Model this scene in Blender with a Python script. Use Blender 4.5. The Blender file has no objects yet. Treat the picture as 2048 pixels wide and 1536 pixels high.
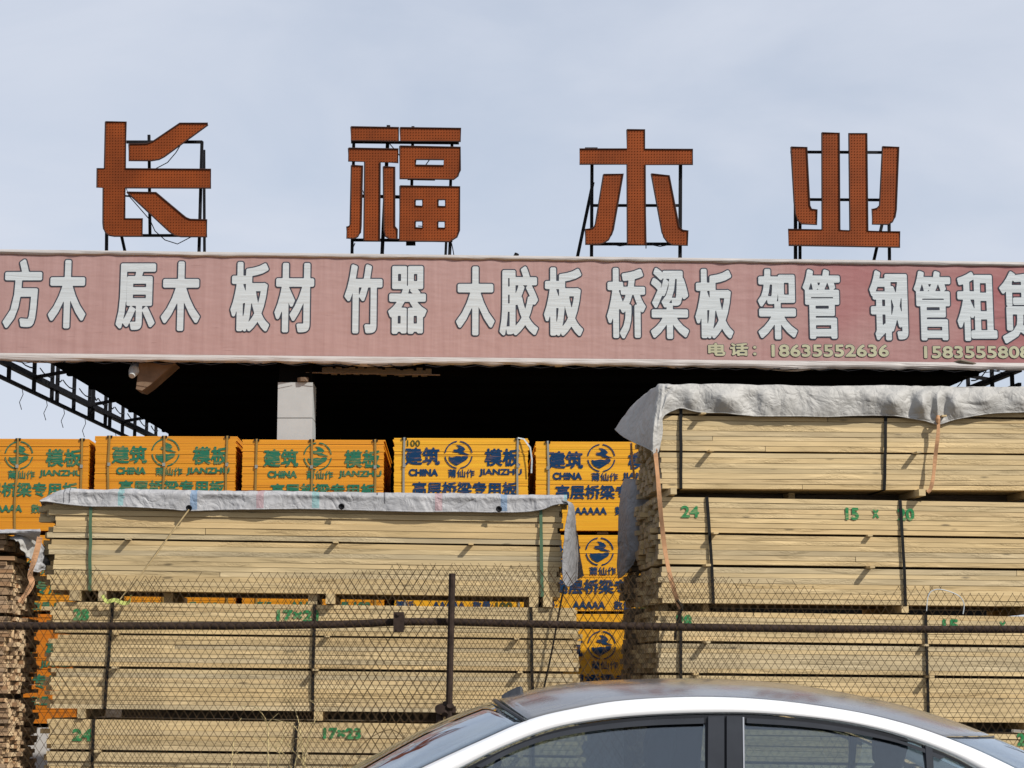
import bpy, bmesh, math, random
import numpy as np
from mathutils import Vector, Matrix, noise as mnoise

random.seed(7)
scene = bpy.context.scene
COL = scene.collection
R = math.radians

# ------------------------------------------------------------------ camera, sky, sun, exposure
CAM_Z, F_PX, PITCH = 1.45, 4000.0, math.atan2(1370 - 768, 4000.0)
cam_data = bpy.data.cameras.new('camera')
cam_data.sensor_width = 36.0
cam_data.lens = 36.0 * F_PX / 2048.0
cam_data.clip_start, cam_data.clip_end = 0.05, 2000
cam = bpy.data.objects.new('camera', cam_data)
COL.objects.link(cam)
cam.location = (0, 0, CAM_Z)
cam.rotation_euler = (math.pi / 2 + PITCH, 0, 0)
scene.camera = cam

SUN_EL, SUN_AZ = R(40), R(130)              # azimuth clockwise from +Y (the way the camera looks)
SUN_DIR = Vector((math.sin(SUN_AZ) * math.cos(SUN_EL), math.cos(SUN_AZ) * math.cos(SUN_EL), math.sin(SUN_EL)))

world = bpy.data.worlds.new('World')
scene.world = world
world.use_nodes = True
wn, wl = world.node_tree.nodes, world.node_tree.links
bg = wn['Background']
sky = wn.new('ShaderNodeTexSky')
sky.sky_type = 'NISHITA'
sky.sun_disc = False
sky.sun_elevation = SUN_EL
sky.sun_rotation = SUN_AZ
sky.altitude = 900
sky.air_density, sky.dust_density, sky.ozone_density = 1.1, 2.0, 1.2
tc = wn.new('ShaderNodeTexCoord')
mp = wn.new('ShaderNodeMapping')
mp.inputs['Scale'].default_value = (2.2, 2.2, 5.5)
mp.inputs['Rotation'].default_value = (R(7), R(-9), R(20))
nz = wn.new('ShaderNodeTexNoise')
nz.inputs['Scale'].default_value = 2.2
nz.inputs['Detail'].default_value = 7
nz.inputs['Roughness'].default_value = 0.52
nz.inputs['Distortion'].default_value = 0.35
rp = wn.new('ShaderNodeValToRGB')
rp.color_ramp.elements[0].position = 0.36
rp.color_ramp.elements[0].color = (0.68, 0.68, 0.68, 1)
rp.color_ramp.elements[1].position = 0.66
rp.color_ramp.elements[1].color = (0.95, 0.95, 0.95, 1)
mx = wn.new('ShaderNodeMixRGB')
mx.inputs['Color2'].default_value = (5.55, 5.95, 6.8, 1)      # thin high cloud
wl.new(tc.outputs['Generated'], mp.inputs['Vector'])
wl.new(mp.outputs['Vector'], nz.inputs['Vector'])
wl.new(nz.outputs['Fac'], rp.inputs['Fac'])
wl.new(rp.outputs['Color'], mx.inputs['Fac'])
wl.new(sky.outputs['Color'], mx.inputs['Color1'])
wl.new(mx.outputs['Color'], bg.inputs['Color'])
bg.inputs['Strength'].default_value = 0.092

sun_data = bpy.data.lights.new('sun', 'SUN')
sun_data.energy = 4.3
sun_data.angle = R(0.6)
sun_data.color = (1.0, 0.95, 0.86)
sun = bpy.data.objects.new('sun', sun_data)
COL.objects.link(sun)
sun.location = (20, -20, 30)
sun.rotation_euler = SUN_DIR.to_track_quat('Z', 'Y').to_euler()

scene.view_settings.view_transform = 'Standard'
scene.view_settings.look = 'None'
scene.view_settings.gamma = 1
scene.view_settings.exposure = 0.40
scene.view_settings.use_curve_mapping = False

# ------------------------------------------------------------------ measuring helpers
CP, SP = math.cos(PITCH), math.sin(PITCH)
def ray(px, py):
    u, v = (px - 1024) / F_PX, (768 - py) / F_PX
    return Vector((u, CP - v * SP, SP + v * CP))
class Plane:
    """an upright plane in the yard: distance at the middle of the view and its heading"""
    def __init__(s, y0, deg=0.0):
        s.y0, s.t = y0, math.tan(R(deg))
    def at(s, px, py):
        d = ray(px, py)
        t = s.y0 / (d.y - d.x * s.t)
        return Vector((0, 0, CAM_Z)) + d * t
    def off(s, dy):
        q = Plane(s.y0 + dy); q.t = s.t
        return q
SIGN = Plane(20.0, 3.0)
PLY = Plane(18.0, 1.5)
LUM_A = Plane(15.4, 2.0)
LUM_B = Plane(15.2, 7.0)
LUM_C = Plane(15.0, 1.0)
FENCE = Plane(11.3, 4.0)

# ------------------------------------------------------------------ materials
def new_mat(name):
    m = bpy.data.materials.new(name)
    m.use_nodes = True
    n, l = m.node_tree.nodes, m.node_tree.links
    return m, n, l, n['Principled BSDF']
def node(n, kind, **kw):
    x = n.new(kind)
    for k, v in kw.items():
        if k in x.inputs: x.inputs[k].default_value = v
        else: setattr(x, k, v)
    return x
def simple(name, col, rough=0.6, metal=0.0, var=0.15, scale=8.0, bump=0.0, stretch=(1, 1, 1), spec=None):
    m, n, l, b = new_mat(name)
    b.inputs['Roughness'].default_value = rough
    b.inputs['Metallic'].default_value = metal
    if spec is None: spec = .12 if max(col) < .09 else .35
    b.inputs['Specular IOR Level'].default_value = spec
    g = n.new('ShaderNodeNewGeometry')
    mpn = node(n, 'ShaderNodeMapping', Scale=stretch)
    t = node(n, 'ShaderNodeTexNoise', Scale=scale, Detail=6.0, Roughness=0.6)
    l.new(g.outputs['Position'], mpn.inputs['Vector']); l.new(mpn.outputs['Vector'], t.inputs['Vector'])
    r = n.new('ShaderNodeValToRGB')
    r.color_ramp.elements[0].position, r.color_ramp.elements[1].position = 0.3, 0.7
    r.color_ramp.elements[0].color = tuple(c * (1 - var) for c in col) + (1,)
    r.color_ramp.elements[1].color = tuple(min(1, c * (1 + var)) for c in col) + (1,)
    l.new(t.outputs['Fac'], r.inputs['Fac']); l.new(r.outputs['Color'], b.inputs['Base Color'])
    if bump:
        bp = node(n, 'ShaderNodeBump', Strength=bump, Distance=0.01)
        l.new(t.outputs['Fac'], bp.inputs['Height']); l.new(bp.outputs['Normal'], b.inputs['Normal'])
    return m

def wood(name, cols, rough=0.75, grain=1.0, val=(0.83, 1.10), knots=True):
    """sawn timber: every plank its own tone, long grain, ruffled rough-sawn patches, a few knots"""
    m, n, l, b = new_mat(name)
    b.inputs['Roughness'].default_value = rough
    g = n.new('ShaderNodeNewGeometry'); oi = n.new('ShaderNodeObjectInfo')
    offs = node(n, 'ShaderNodeVectorMath', operation='SCALE'); offs.inputs['Scale'].default_value = 37.0
    comb = n.new('ShaderNodeCombineXYZ')
    for i in range(3): l.new(oi.outputs['Random'], comb.inputs[i])
    l.new(comb.outputs['Vector'], offs.inputs[0])
    add = node(n, 'ShaderNodeVectorMath', operation='ADD')
    l.new(g.outputs['Position'], add.inputs[0]); l.new(offs.outputs['Vector'], add.inputs[1])
    # tone per plank
    r = n.new('ShaderNodeValToRGB'); r.color_ramp.interpolation = 'LINEAR'
    els = r.color_ramp.elements
    while len(els) < len(cols): els.new(0.5)
    for i, c in enumerate(cols):
        els[i].position = i / (len(cols) - 1); els[i].color = c + (1,)
    l.new(oi.outputs['Random'], r.inputs['Fac'])
    # long grain
    m1 = node(n, 'ShaderNodeMapping', Scale=(1.6, 14.0, 60.0)); l.new(add.outputs['Vector'], m1.inputs['Vector'])
    t1 = node(n, 'ShaderNodeTexNoise', Scale=1.5, Detail=6.0, Roughness=0.62); l.new(m1.outputs['Vector'], t1.inputs['Vector'])
    rr = node(n, 'ShaderNodeMapRange'); rr.inputs['From Min'].default_value = 0.3; rr.inputs['From Max'].default_value = 0.72
    rr.inputs['To Min'].default_value = val[0]; rr.inputs['To Max'].default_value = val[1]
    l.new(t1.outputs['Fac'], rr.inputs['Value'])
    mul = node(n, 'ShaderNodeVectorMath', operation='SCALE')
    l.new(r.outputs['Color'], mul.inputs[0]); l.new(rr.outputs['Result'], mul.inputs['Scale'])
    # large stains
    t2 = node(n, 'ShaderNodeTexNoise', Scale=1.1, Detail=3.0); 
    m2 = node(n, 'ShaderNodeMapping', Scale=(1.0, 1.0, 3.0)); l.new(add.outputs['Vector'], m2.inputs['Vector']); l.new(m2.outputs['Vector'], t2.inputs['Vector'])
    r2 = node(n, 'ShaderNodeMapRange'); r2.inputs['From Min'].default_value = 0.35; r2.inputs['From Max'].default_value = 0.65
    r2.inputs['To Min'].default_value = 0.82; r2.inputs['To Max'].default_value = 1.06
    l.new(t2.outputs['Fac'], r2.inputs['Value'])
    mul2 = node(n, 'ShaderNodeVectorMath', operation='SCALE'); l.new(mul.outputs['Vector'], mul2.inputs[0]); l.new(r2.outputs['Result'], mul2.inputs['Scale'])
    col = mul2.outputs['Vector']
    if knots:
        m3 = node(n, 'ShaderNodeMapping', Scale=(2.2, 4.0, 9.0)); l.new(add.outputs['Vector'], m3.inputs['Vector'])
        v = node(n, 'ShaderNodeTexVoronoi', Scale=1.0); l.new(m3.outputs['Vector'], v.inputs['Vector'])
        r3 = node(n, 'ShaderNodeMapRange'); r3.inputs['From Min'].default_value = 0.05; r3.inputs['From Max'].default_value = 0.11
        r3.inputs['To Min'].default_value = 0.45; r3.inputs['To Max'].default_value = 1.0
        l.new(v.outputs['Distance'], r3.inputs['Value'])
        mul3 = node(n, 'ShaderNodeVectorMath', operation='SCALE'); l.new(col, mul3.inputs[0]); l.new(r3.outputs['Result'], mul3.inputs['Scale'])
        col = mul3.outputs['Vector']
    l.new(col, b.inputs['Base Color'])
    # rough-sawn ruffles in patches
    m4 = node(n, 'ShaderNodeMapping', Scale=(15.0, 20.0, 44.0)); l.new(add.outputs['Vector'], m4.inputs['Vector'])
    t4 = node(n, 'ShaderNodeTexNoise', Scale=1.7, Detail=5.0, Roughness=0.65, Distortion=0.8); l.new(m4.outputs['Vector'], t4.inputs['Vector'])
    m5 = node(n, 'ShaderNodeMapping', Scale=(1.0, 1.0, 6.0)); l.new(add.outputs['Vector'], m5.inputs['Vector'])
    t5 = node(n, 'ShaderNodeTexNoise', Scale=1.6, Detail=2.0); l.new(m5.outputs['Vector'], t5.inputs['Vector'])
    r5 = node(n, 'ShaderNodeMapRange'); r5.inputs['From Min'].default_value = 0.50; r5.inputs['From Max'].default_value = 0.60
    r5.inputs['To Min'].default_value = 0.06; r5.inputs['To Max'].default_value = 1.0
    l.new(t5.outputs['Fac'], r5.inputs['Value'])
    mm = node(n, 'ShaderNodeMath', operation='MULTIPLY'); l.new(t4.outputs['Fac'], mm.inputs[0]); l.new(r5.outputs['Result'], mm.inputs[1])
    bp = node(n, 'ShaderNodeBump', Strength=1.0 * grain, Distance=0.009)
    l.new(mm.outputs['Value'], bp.inputs['Height']); l.new(bp.outputs['Normal'], b.inputs['Normal'])
    return m

M_PLANK = wood('pale_sawn_timber', [(.470, .350, .180), (.450, .325, .158), (.43, .332, .182), (.50, .372, .192), (.385, .31, .188), (.475, .338, .162)])
M_END = wood('timber_end_grain', [(.28, .22, .14), (.21, .165, .105), (.33, .26, .16), (.18, .145, .095)], grain=0.5, val=(.75, 1.15), knots=False)
M_OLD = wood('weathered_timber', [(.34, .185, .085), (.21, .13, .07), (.38, .24, .13), (.27, .19, .12)], grain=0.8, val=(.6, 1.15))
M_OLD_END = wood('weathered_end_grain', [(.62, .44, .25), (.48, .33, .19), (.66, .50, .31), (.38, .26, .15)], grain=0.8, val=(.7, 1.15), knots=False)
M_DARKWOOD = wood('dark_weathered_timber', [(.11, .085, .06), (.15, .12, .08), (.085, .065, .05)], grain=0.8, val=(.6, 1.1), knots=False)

def ply_mat():
    m, n, l, b = new_mat('orange_plywood_edge')
    b.inputs['Roughness'].default_value = 0.5
    g = n.new('ShaderNodeNewGeometry')
    m1 = node(n, 'ShaderNodeMapping', Scale=(0.6, 0.6, 55.0)); l.new(g.outputs['Position'], m1.inputs['Vector'])
    t = node(n, 'ShaderNodeTexNoise', Scale=1.6, Detail=4.0, Roughness=0.6); l.new(m1.outputs['Vector'], t.inputs['Vector'])
    r = n.new('ShaderNodeValToRGB')
    e = r.color_ramp.elements
    e[0].position, e[0].color = 0.30, (.60, .225, .003, 1)
    e[1].position, e[1].color = 0.70, (.75, .335, .006, 1)
    x = e.new(0.48); x.color = (.68, .275, .004, 1)
    l.new(t.outputs['Fac'], r.inputs['Fac'])
    oi = n.new('ShaderNodeObjectInfo')
    hs = node(n, 'ShaderNodeMixRGB', blend_type='MULTIPLY'); hs.inputs['Fac'].default_value = 1
    rc = n.new('ShaderNodeValToRGB'); rc.color_ramp.elements[0].color = (1.05, 1.12, 1.4, 1); rc.color_ramp.elements[1].color = (.93, .80, .8, 1)
    l.new(oi.outputs['Random'], rc.inputs['Fac'])
    l.new(r.outputs['Color'], hs.inputs['Color1']); l.new(oi.outputs['Color'], hs.inputs['Color2'])
    l.new(hs.outputs['Color'], b.inputs['Base Color'])
    return m
M_PLY = ply_mat()

def stencil(name, col, under=(.62, .24, .006), wear=0.39):
    """thin sprayed paint: the board shows through along its edges"""
    m, n, l, b = new_mat(name)
    b.inputs['Roughness'].default_value = 0.7; b.inputs['Specular IOR Level'].default_value = .08
    g = n.new('ShaderNodeNewGeometry')
    m1 = node(n, 'ShaderNodeMapping', Scale=(5, 5, 60.0)); l.new(g.outputs['Position'], m1.inputs['Vector'])
    t = node(n, 'ShaderNodeTexNoise', Scale=1.5, Detail=5.0, Roughness=0.7); l.new(m1.outputs['Vector'], t.inputs['Vector'])
    r = n.new('ShaderNodeValToRGB')
    r.color_ramp.elements[0].position, r.color_ramp.elements[0].color = wear - 0.16, tuple(.55 * u + .45 * c for u, c in zip(under, col)) + (1,)
    r.color_ramp.elements[1].position, r.color_ramp.elements[1].color = wear + 0.06, col + (1,)
    l.new(t.outputs['Fac'], r.inputs['Fac']); l.new(r.outputs['Color'], b.inputs['Base Color'])
    return m
M_PAINT_BLUE = stencil('blue_stencil_paint', (.006, .032, .085))
M_PAINT_TEAL = stencil('green_stencil_paint', (.018, .115, .07), wear=0.42)
M_PAINT_GREEN = stencil('green_spray_paint', (.02, .15, .055), under=(.50, .42, .23), wear=0.44)
M_PAINT_INK = simple('black_marker_ink', (.03, .035, .02))
M_PAINT_OLIVE = stencil('olive_marker', (.05, .06, .02))

def banner_mat():
    m, n, l, b = new_mat('faded_red_banner')
    b.inputs['Roughness'].default_value = 0.55
    g = n.new('ShaderNodeNewGeometry')
    m1 = node(n, 'ShaderNodeMapping', Scale=(11, 1, 0.5)); l.new(g.outputs['Position'], m1.inputs['Vector'])
    t = node(n, 'ShaderNodeTexNoise', Scale=1.6, Detail=5.0, Roughness=0.6); l.new(m1.outputs['Vector'], t.inputs['Vector'])
    r = n.new('ShaderNodeValToRGB')
    r.color_ramp.elements[0].position, r.color_ramp.elements[0].color = .3, (.268, .158, .147, 1)
    r.color_ramp.elements[1].position, r.color_ramp.elements[1].color = .7, (.320, .200, .188, 1)
    l.new(t.outputs['Fac'], r.inputs['Fac'])
    # less faded red towards the lower right and in broad patches
    m2 = node(n, 'ShaderNodeMapping', Scale=(.5, .5, .9)); l.new(g.outputs['Position'], m2.inputs['Vector'])
    t2 = node(n, 'ShaderNodeTexNoise', Scale=1.3, Detail=2.0); l.new(m2.outputs['Vector'], t2.inputs['Vector'])
    sx = n.new('ShaderNodeSeparateXYZ'); l.new(g.outputs['Position'], sx.inputs['Vector'])
    rx = node(n, 'ShaderNodeMapRange'); rx.inputs['From Min'].default_value = 1.2; rx.inputs['From Max'].default_value = 4.0
    rx.inputs['To Min'].default_value = -.05; rx.inputs['To Max'].default_value = .95; l.new(sx.outputs['X'], rx.inputs['Value'])
    r2 = node(n, 'ShaderNodeMapRange'); r2.inputs['From Min'].default_value = .35; r2.inputs['From Max'].default_value = .7
    l.new(t2.outputs['Fac'], r2.inputs['Value'])
    ml = node(n, 'ShaderNodeMath', operation='MULTIPLY'); l.new(rx.outputs['Result'], ml.inputs[0]); l.new(r2.outputs['Result'], ml.inputs[1]); ml.use_clamp = True
    mixn = n.new('ShaderNodeMixRGB'); mixn.inputs['Color2'].default_value = (.22, .06, .065, 1)
    l.new(ml.outputs['Value'], mixn.inputs['Fac']); l.new(r.outputs['Color'], mixn.inputs['Color1'])
    # dark dirty scratches
    m3 = node(n, 'ShaderNodeMapping', Scale=(2.5, 1, 40)); l.new(g.outputs['Position'], m3.inputs['Vector'])
    t3 = node(n, 'ShaderNodeTexNoise', Scale=1.4, Detail=3.0); l.new(m3.outputs['Vector'], t3.inputs['Vector'])
    r3 = node(n, 'ShaderNodeMapRange'); r3.inputs['From Min'].default_value = .70; r3.inputs['From Max'].default_value = .76
    r3.inputs['To Min'].default_value = 0; r3.inputs['To Max'].default_value = .5; l.new(t3.outputs['Fac'], r3.inputs['Value'])
    mx2 = n.new('ShaderNodeMixRGB'); mx2.inputs['Color2'].default_value = (.12, .06, .05, 1)
    l.new(r3.outputs['Result'], mx2.inputs['Fac']); l.new(mixn.outputs['Color'], mx2.inputs['Color1'])
    l.new(mx2.outputs['Color'], b.inputs['Base Color'])
    mb = node(n, 'ShaderNodeMapping', Scale=(3.0, 1, 9)); l.new(g.outputs['Position'], mb.inputs['Vector'])
    tb = node(n, 'ShaderNodeTexNoise', Scale=1.0, Detail=2.0); l.new(mb.outputs['Vector'], tb.inputs['Vector'])
    bp = node(n, 'ShaderNodeBump', Strength=.25, Distance=.03); l.new(tb.outputs['Fac'], bp.inputs['Height']); l.new(bp.outputs['Normal'], b.inputs['Normal'])
    return m
M_BANNER = banner_mat()
def wrinkle_white(name, col, amp=.22, sc=(2.0, 1, 22)):
    m, n, l, b = new_mat(name)
    b.inputs['Base Color'].default_value = col + (1,)
    b.inputs['Roughness'].default_value = .5
    g = n.new('ShaderNodeNewGeometry')
    mb = node(n, 'ShaderNodeMapping', Scale=sc); l.new(g.outputs['Position'], mb.inputs['Vector'])
    tb = node(n, 'ShaderNodeTexNoise', Scale=1.0, Detail=3.0, Distortion=.6); l.new(mb.outputs['Vector'], tb.inputs['Vector'])
    r = n.new('ShaderNodeValToRGB')
    r.color_ramp.elements[0].position, r.color_ramp.elements[0].color = .3, tuple(c * .93 for c in col) + (1,)
    r.color_ramp.elements[1].position, r.color_ramp.elements[1].color = .65, col + (1,)
    l.new(tb.outputs['Fac'], r.inputs['Fac']); l.new(r.outputs['Color'], b.inputs['Base Color'])
    bp = node(n, 'ShaderNodeBump', Strength=amp, Distance=.03); l.new(tb.outputs['Fac'], bp.inputs['Height']); l.new(bp.outputs['Normal'], b.inputs['Normal'])
    return m
M_LETTER = wrinkle_white('white_lettering_vinyl', (.405, .440, .462))
M_OUTLINE = simple('dark_lettering_outline', (.035, .04, .055), .5)
M_PHONE = simple('pale_yellow_lettering', (.33, .325, .22), .5)
M_HEM = wrinkle_white('grey_banner_hem', (.36, .335, .325), .8, (1.2, 1, 30))
M_RUST_RED = simple('rust_red_sheet', (.170, .036, .006), .6, spec=.15, var=.25, scale=2.5)
M_RUST_SIDE = simple('dark_letter_return', (.035, .018, .015), .6)
M_BULB = simple('dead_bulb', (.115, .028, .006), .5)
M_STEEL = simple('dark_painted_steel', (.008, .008, .010), .6, var=.3, scale=12)
M_RUSTPIPE = simple('rusty_pipe', (.030, .020, .016), .8, var=.4, scale=22, bump=.5)
M_WIRE = simple('rusty_wire', (.055, .034, .016), .75, var=.4, scale=30)
M_SHADE_BLACK = simple('canopy_shade_black', (.004, .004, .004), .95, var=.3, scale=1.5, spec=0)  # near-black colour stands in for the deep shade under the canopy
M_CONC = simple('pale_concrete', (.42, .40, .38), .85, var=.15, scale=3, bump=.3)
M_BROWNCONC = simple('stained_concrete', (.13, .088, .058), .9, var=.35, scale=5, bump=.5)
M_PILLAR = simple('white_pillar_panel', (.33, .35, .36), .5, var=.08, scale=3)
M_STRAP_BLACK = simple('black_strap', (.007, .007, .007), .5)
M_STRAP_GREEN = simple('green_strap', (.05, .10, .055), .45)
M_STRAP_GREY = simple('grey_strap', (.20, .20, .18), .5)
M_STRAP_BROWN = simple('brown_strap', (.22, .13, .03), .5)
M_ORANGE_TIE = simple('faded_orange_webbing', (.36, .195, .10), .85, var=.2, scale=14)
M_ROPE = simple('straw_coloured_rope', (.36, .27, .14), .9)
M_LIME = simple('lime_rag', (.30, .33, .09), .85)
M_STRAW = simple('dry_straw', (.50, .40, .20), .8)
M_GROUND = simple('dusty_ground', (.17, .145, .115), .95, var=.25, scale=1.3, bump=.3)
M_ROAD = simple('asphalt', (.055, .054, .052), .9, var=.25, scale=6, bump=.2)

def tarp_mat(name, col, back=None):
    m, n, l, b = new_mat(name)
    b.inputs['Roughness'].default_value = .62
    g = n.new('ShaderNodeNewGeometry')
    t = node(n, 'ShaderNodeTexNoise', Scale=3.0, Detail=6.0, Roughness=.6); l.new(g.outputs['Position'], t.inputs['Vector'])
    r = n.new('ShaderNodeValToRGB')
    r.color_ramp.elements[0].position, r.color_ramp.elements[0].color = .35, tuple(c * .80 for c in col) + (1,)
    r.color_ramp.elements[1].position, r.color_ramp.elements[1].color = .65, col + (1,)
    l.new(t.outputs['Fac'], r.inputs['Fac']); l.new(r.outputs['Color'], b.inputs['Base Color'])
    # crumples: sharp creases (ridged noise) at two sizes
    def ridge(scale, w_):
        t_ = node(n, 'ShaderNodeTexNoise', Scale=scale, Detail=3.0, Roughness=.55, Distortion=.5); l.new(g.outputs['Position'], t_.inputs['Vector'])
        a_ = node(n, 'ShaderNodeMath', operation='SUBTRACT'); a_.inputs[1].default_value = .5; l.new(t_.outputs['Fac'], a_.inputs[0])
        c_ = node(n, 'ShaderNodeMath', operation='ABSOLUTE'); l.new(a_.outputs[0], c_.inputs[0])
        d_ = node(n, 'ShaderNodeMath', operation='MULTIPLY'); d_.inputs[1].default_value = w_; l.new(c_.outputs[0], d_.inputs[0])
        return d_
    r1_, r2_ = ridge(3.2, 2.4), ridge(10.0, .75)
    ad = node(n, 'ShaderNodeMath', operation='ADD'); l.new(r1_.outputs[0], ad.inputs[0]); l.new(r2_.outputs[0], ad.inputs[1])
    bp = node(n, 'ShaderNodeBump', Strength=.6, Distance=.05); l.new(ad.outputs['Value'], bp.inputs['Height']); l.new(bp.outputs['Normal'], b.inputs['Normal'])
    return m
M_TARP = tarp_mat('silver_grey_tarp', (.31, .31, .322))
M_TARP_DIRTY = tarp_mat('dusty_tarp', (.325, .318, .305))
M_TARP_DARK = tarp_mat('dark_grey_tarp', (.21, .21, .22))  # darker tarp grey; paints the shade into the striped tarp's flap
M_TARP_CYAN = tarp_mat('cyan_tarp_stripe', (.19, .31, .32))
M_TARP_BLUE = tarp_mat('blue_tarp_stripe', (.16, .23, .33))
M_TARP_PINK = tarp_mat('pink_tarp_stripe', (.31, .22, .235))
M_TARP_SEAM = tarp_mat('dark_tarp_seam', (.09, .09, .10))

def car_mats():
    m, n, l, b = new_mat('white_car_paint'); b.inputs['Base Color'].default_value = (.80, .805, .815, 1); b.inputs['Roughness'].default_value = .28
    b.inputs['Coat Weight'].default_value = .7; b.inputs['Coat Roughness'].default_value = .05
    w = m
    m, n, l, b = new_mat('dusty_black_roof')
    b.inputs['IOR'].default_value = 1.8
    b.inputs['Coat Weight'].default_value = 1.0; b.inputs['Coat Roughness'].default_value = .13; b.inputs['Coat IOR'].default_value = 1.7
    g = n.new('ShaderNodeNewGeometry')
    mp_ = node(n, 'ShaderNodeMapping', Scale=(1.2, 3.5, 1)); l.new(g.outputs['Position'], mp_.inputs['Vector'])
    t = node(n, 'ShaderNodeTexNoise', Scale=2.6, Detail=6.0, Roughness=.62, Distortion=.6); l.new(mp_.outputs['Vector'], t.inputs['Vector'])
    r = n.new('ShaderNodeMapRange'); r.inputs['To Min'].default_value = .14; r.inputs['To Max'].default_value = .4; l.new(t.outputs['Fac'], r.inputs['Value']); l.new(r.outputs['Result'], b.inputs['Roughness'])
    r2 = n.new('ShaderNodeValToRGB'); r2.color_ramp.elements[0].position = .36; r2.color_ramp.elements[0].color = (.030, .032, .038, 1)
    r2.color_ramp.elements[1].position = .70; r2.color_ramp.elements[1].color = (.10, .094, .088, 1); l.new(t.outputs['Fac'], r2.inputs['Fac']); l.new(r2.outputs['Color'], b.inputs['Base Color'])
    roof = m
    m, n, l, b = new_mat('tinted_car_glass')
    n.remove(b); out = n['Material Output']
    tr = node(n, 'ShaderNodeBsdfTransparent'); tr.inputs[0].default_value = (.68, .74, .76, 1)
    gl = node(n, 'ShaderNodeBsdfGlossy', Roughness=.02); gl.inputs[0].default_value = (.9, .95, 1, 1)
    lw = n.new('ShaderNodeLayerWeight'); lw.inputs['Blend'].default_value = .5
    pw = node(n, 'ShaderNodeMath', operation='POWER', name='falloff'); pw.inputs[1].default_value = 4.5; l.new(lw.outputs['Facing'], pw.inputs[0])
    fr = node(n, 'ShaderNodeMath', operation='MULTIPLY_ADD'); fr.inputs[1].default_value = .89; fr.inputs[2].default_value = .11; l.new(pw.outputs[0], fr.inputs[0])
    mxs = n.new('ShaderNodeMixShader'); l.new(fr.outputs[0], mxs.inputs[0]); l.new(tr.outputs[0], mxs.inputs[1]); l.new(gl.outputs[0], mxs.inputs[2]); l.new(mxs.outputs[0], out.inputs[0])
    glass = m
    wsm = m.copy(); wsm.name = 'coated_windshield_glass'
    wsm.node_tree.nodes['falloff'].inputs[1].default_value = 2.2
    trim = simple('black_window_trim', (.014, .015, .018), .35, var=.1)
    pil = simple('satin_black_pillar', (.030, .033, .040), .33, var=.15)
    inner = simple('dark_car_interior', (.020, .024, .034), .8)
    tyre = simple('tyre_rubber', (.02, .02, .02), .85)
    rim = simple('alloy_rim', (.45, .45, .46), .3, metal=.9)
    lamp = simple('lamp_lens', (.35, .05, .04), .15)
    return w, roof, glass, wsm, trim, pil, inner, tyre, rim, lamp
M_CAR, M_ROOF, M_GLASS, M_WSGLASS, M_TRIM, M_BPIL, M_INNER, M_TYRE, M_RIM, M_LAMP = car_mats()

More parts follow.
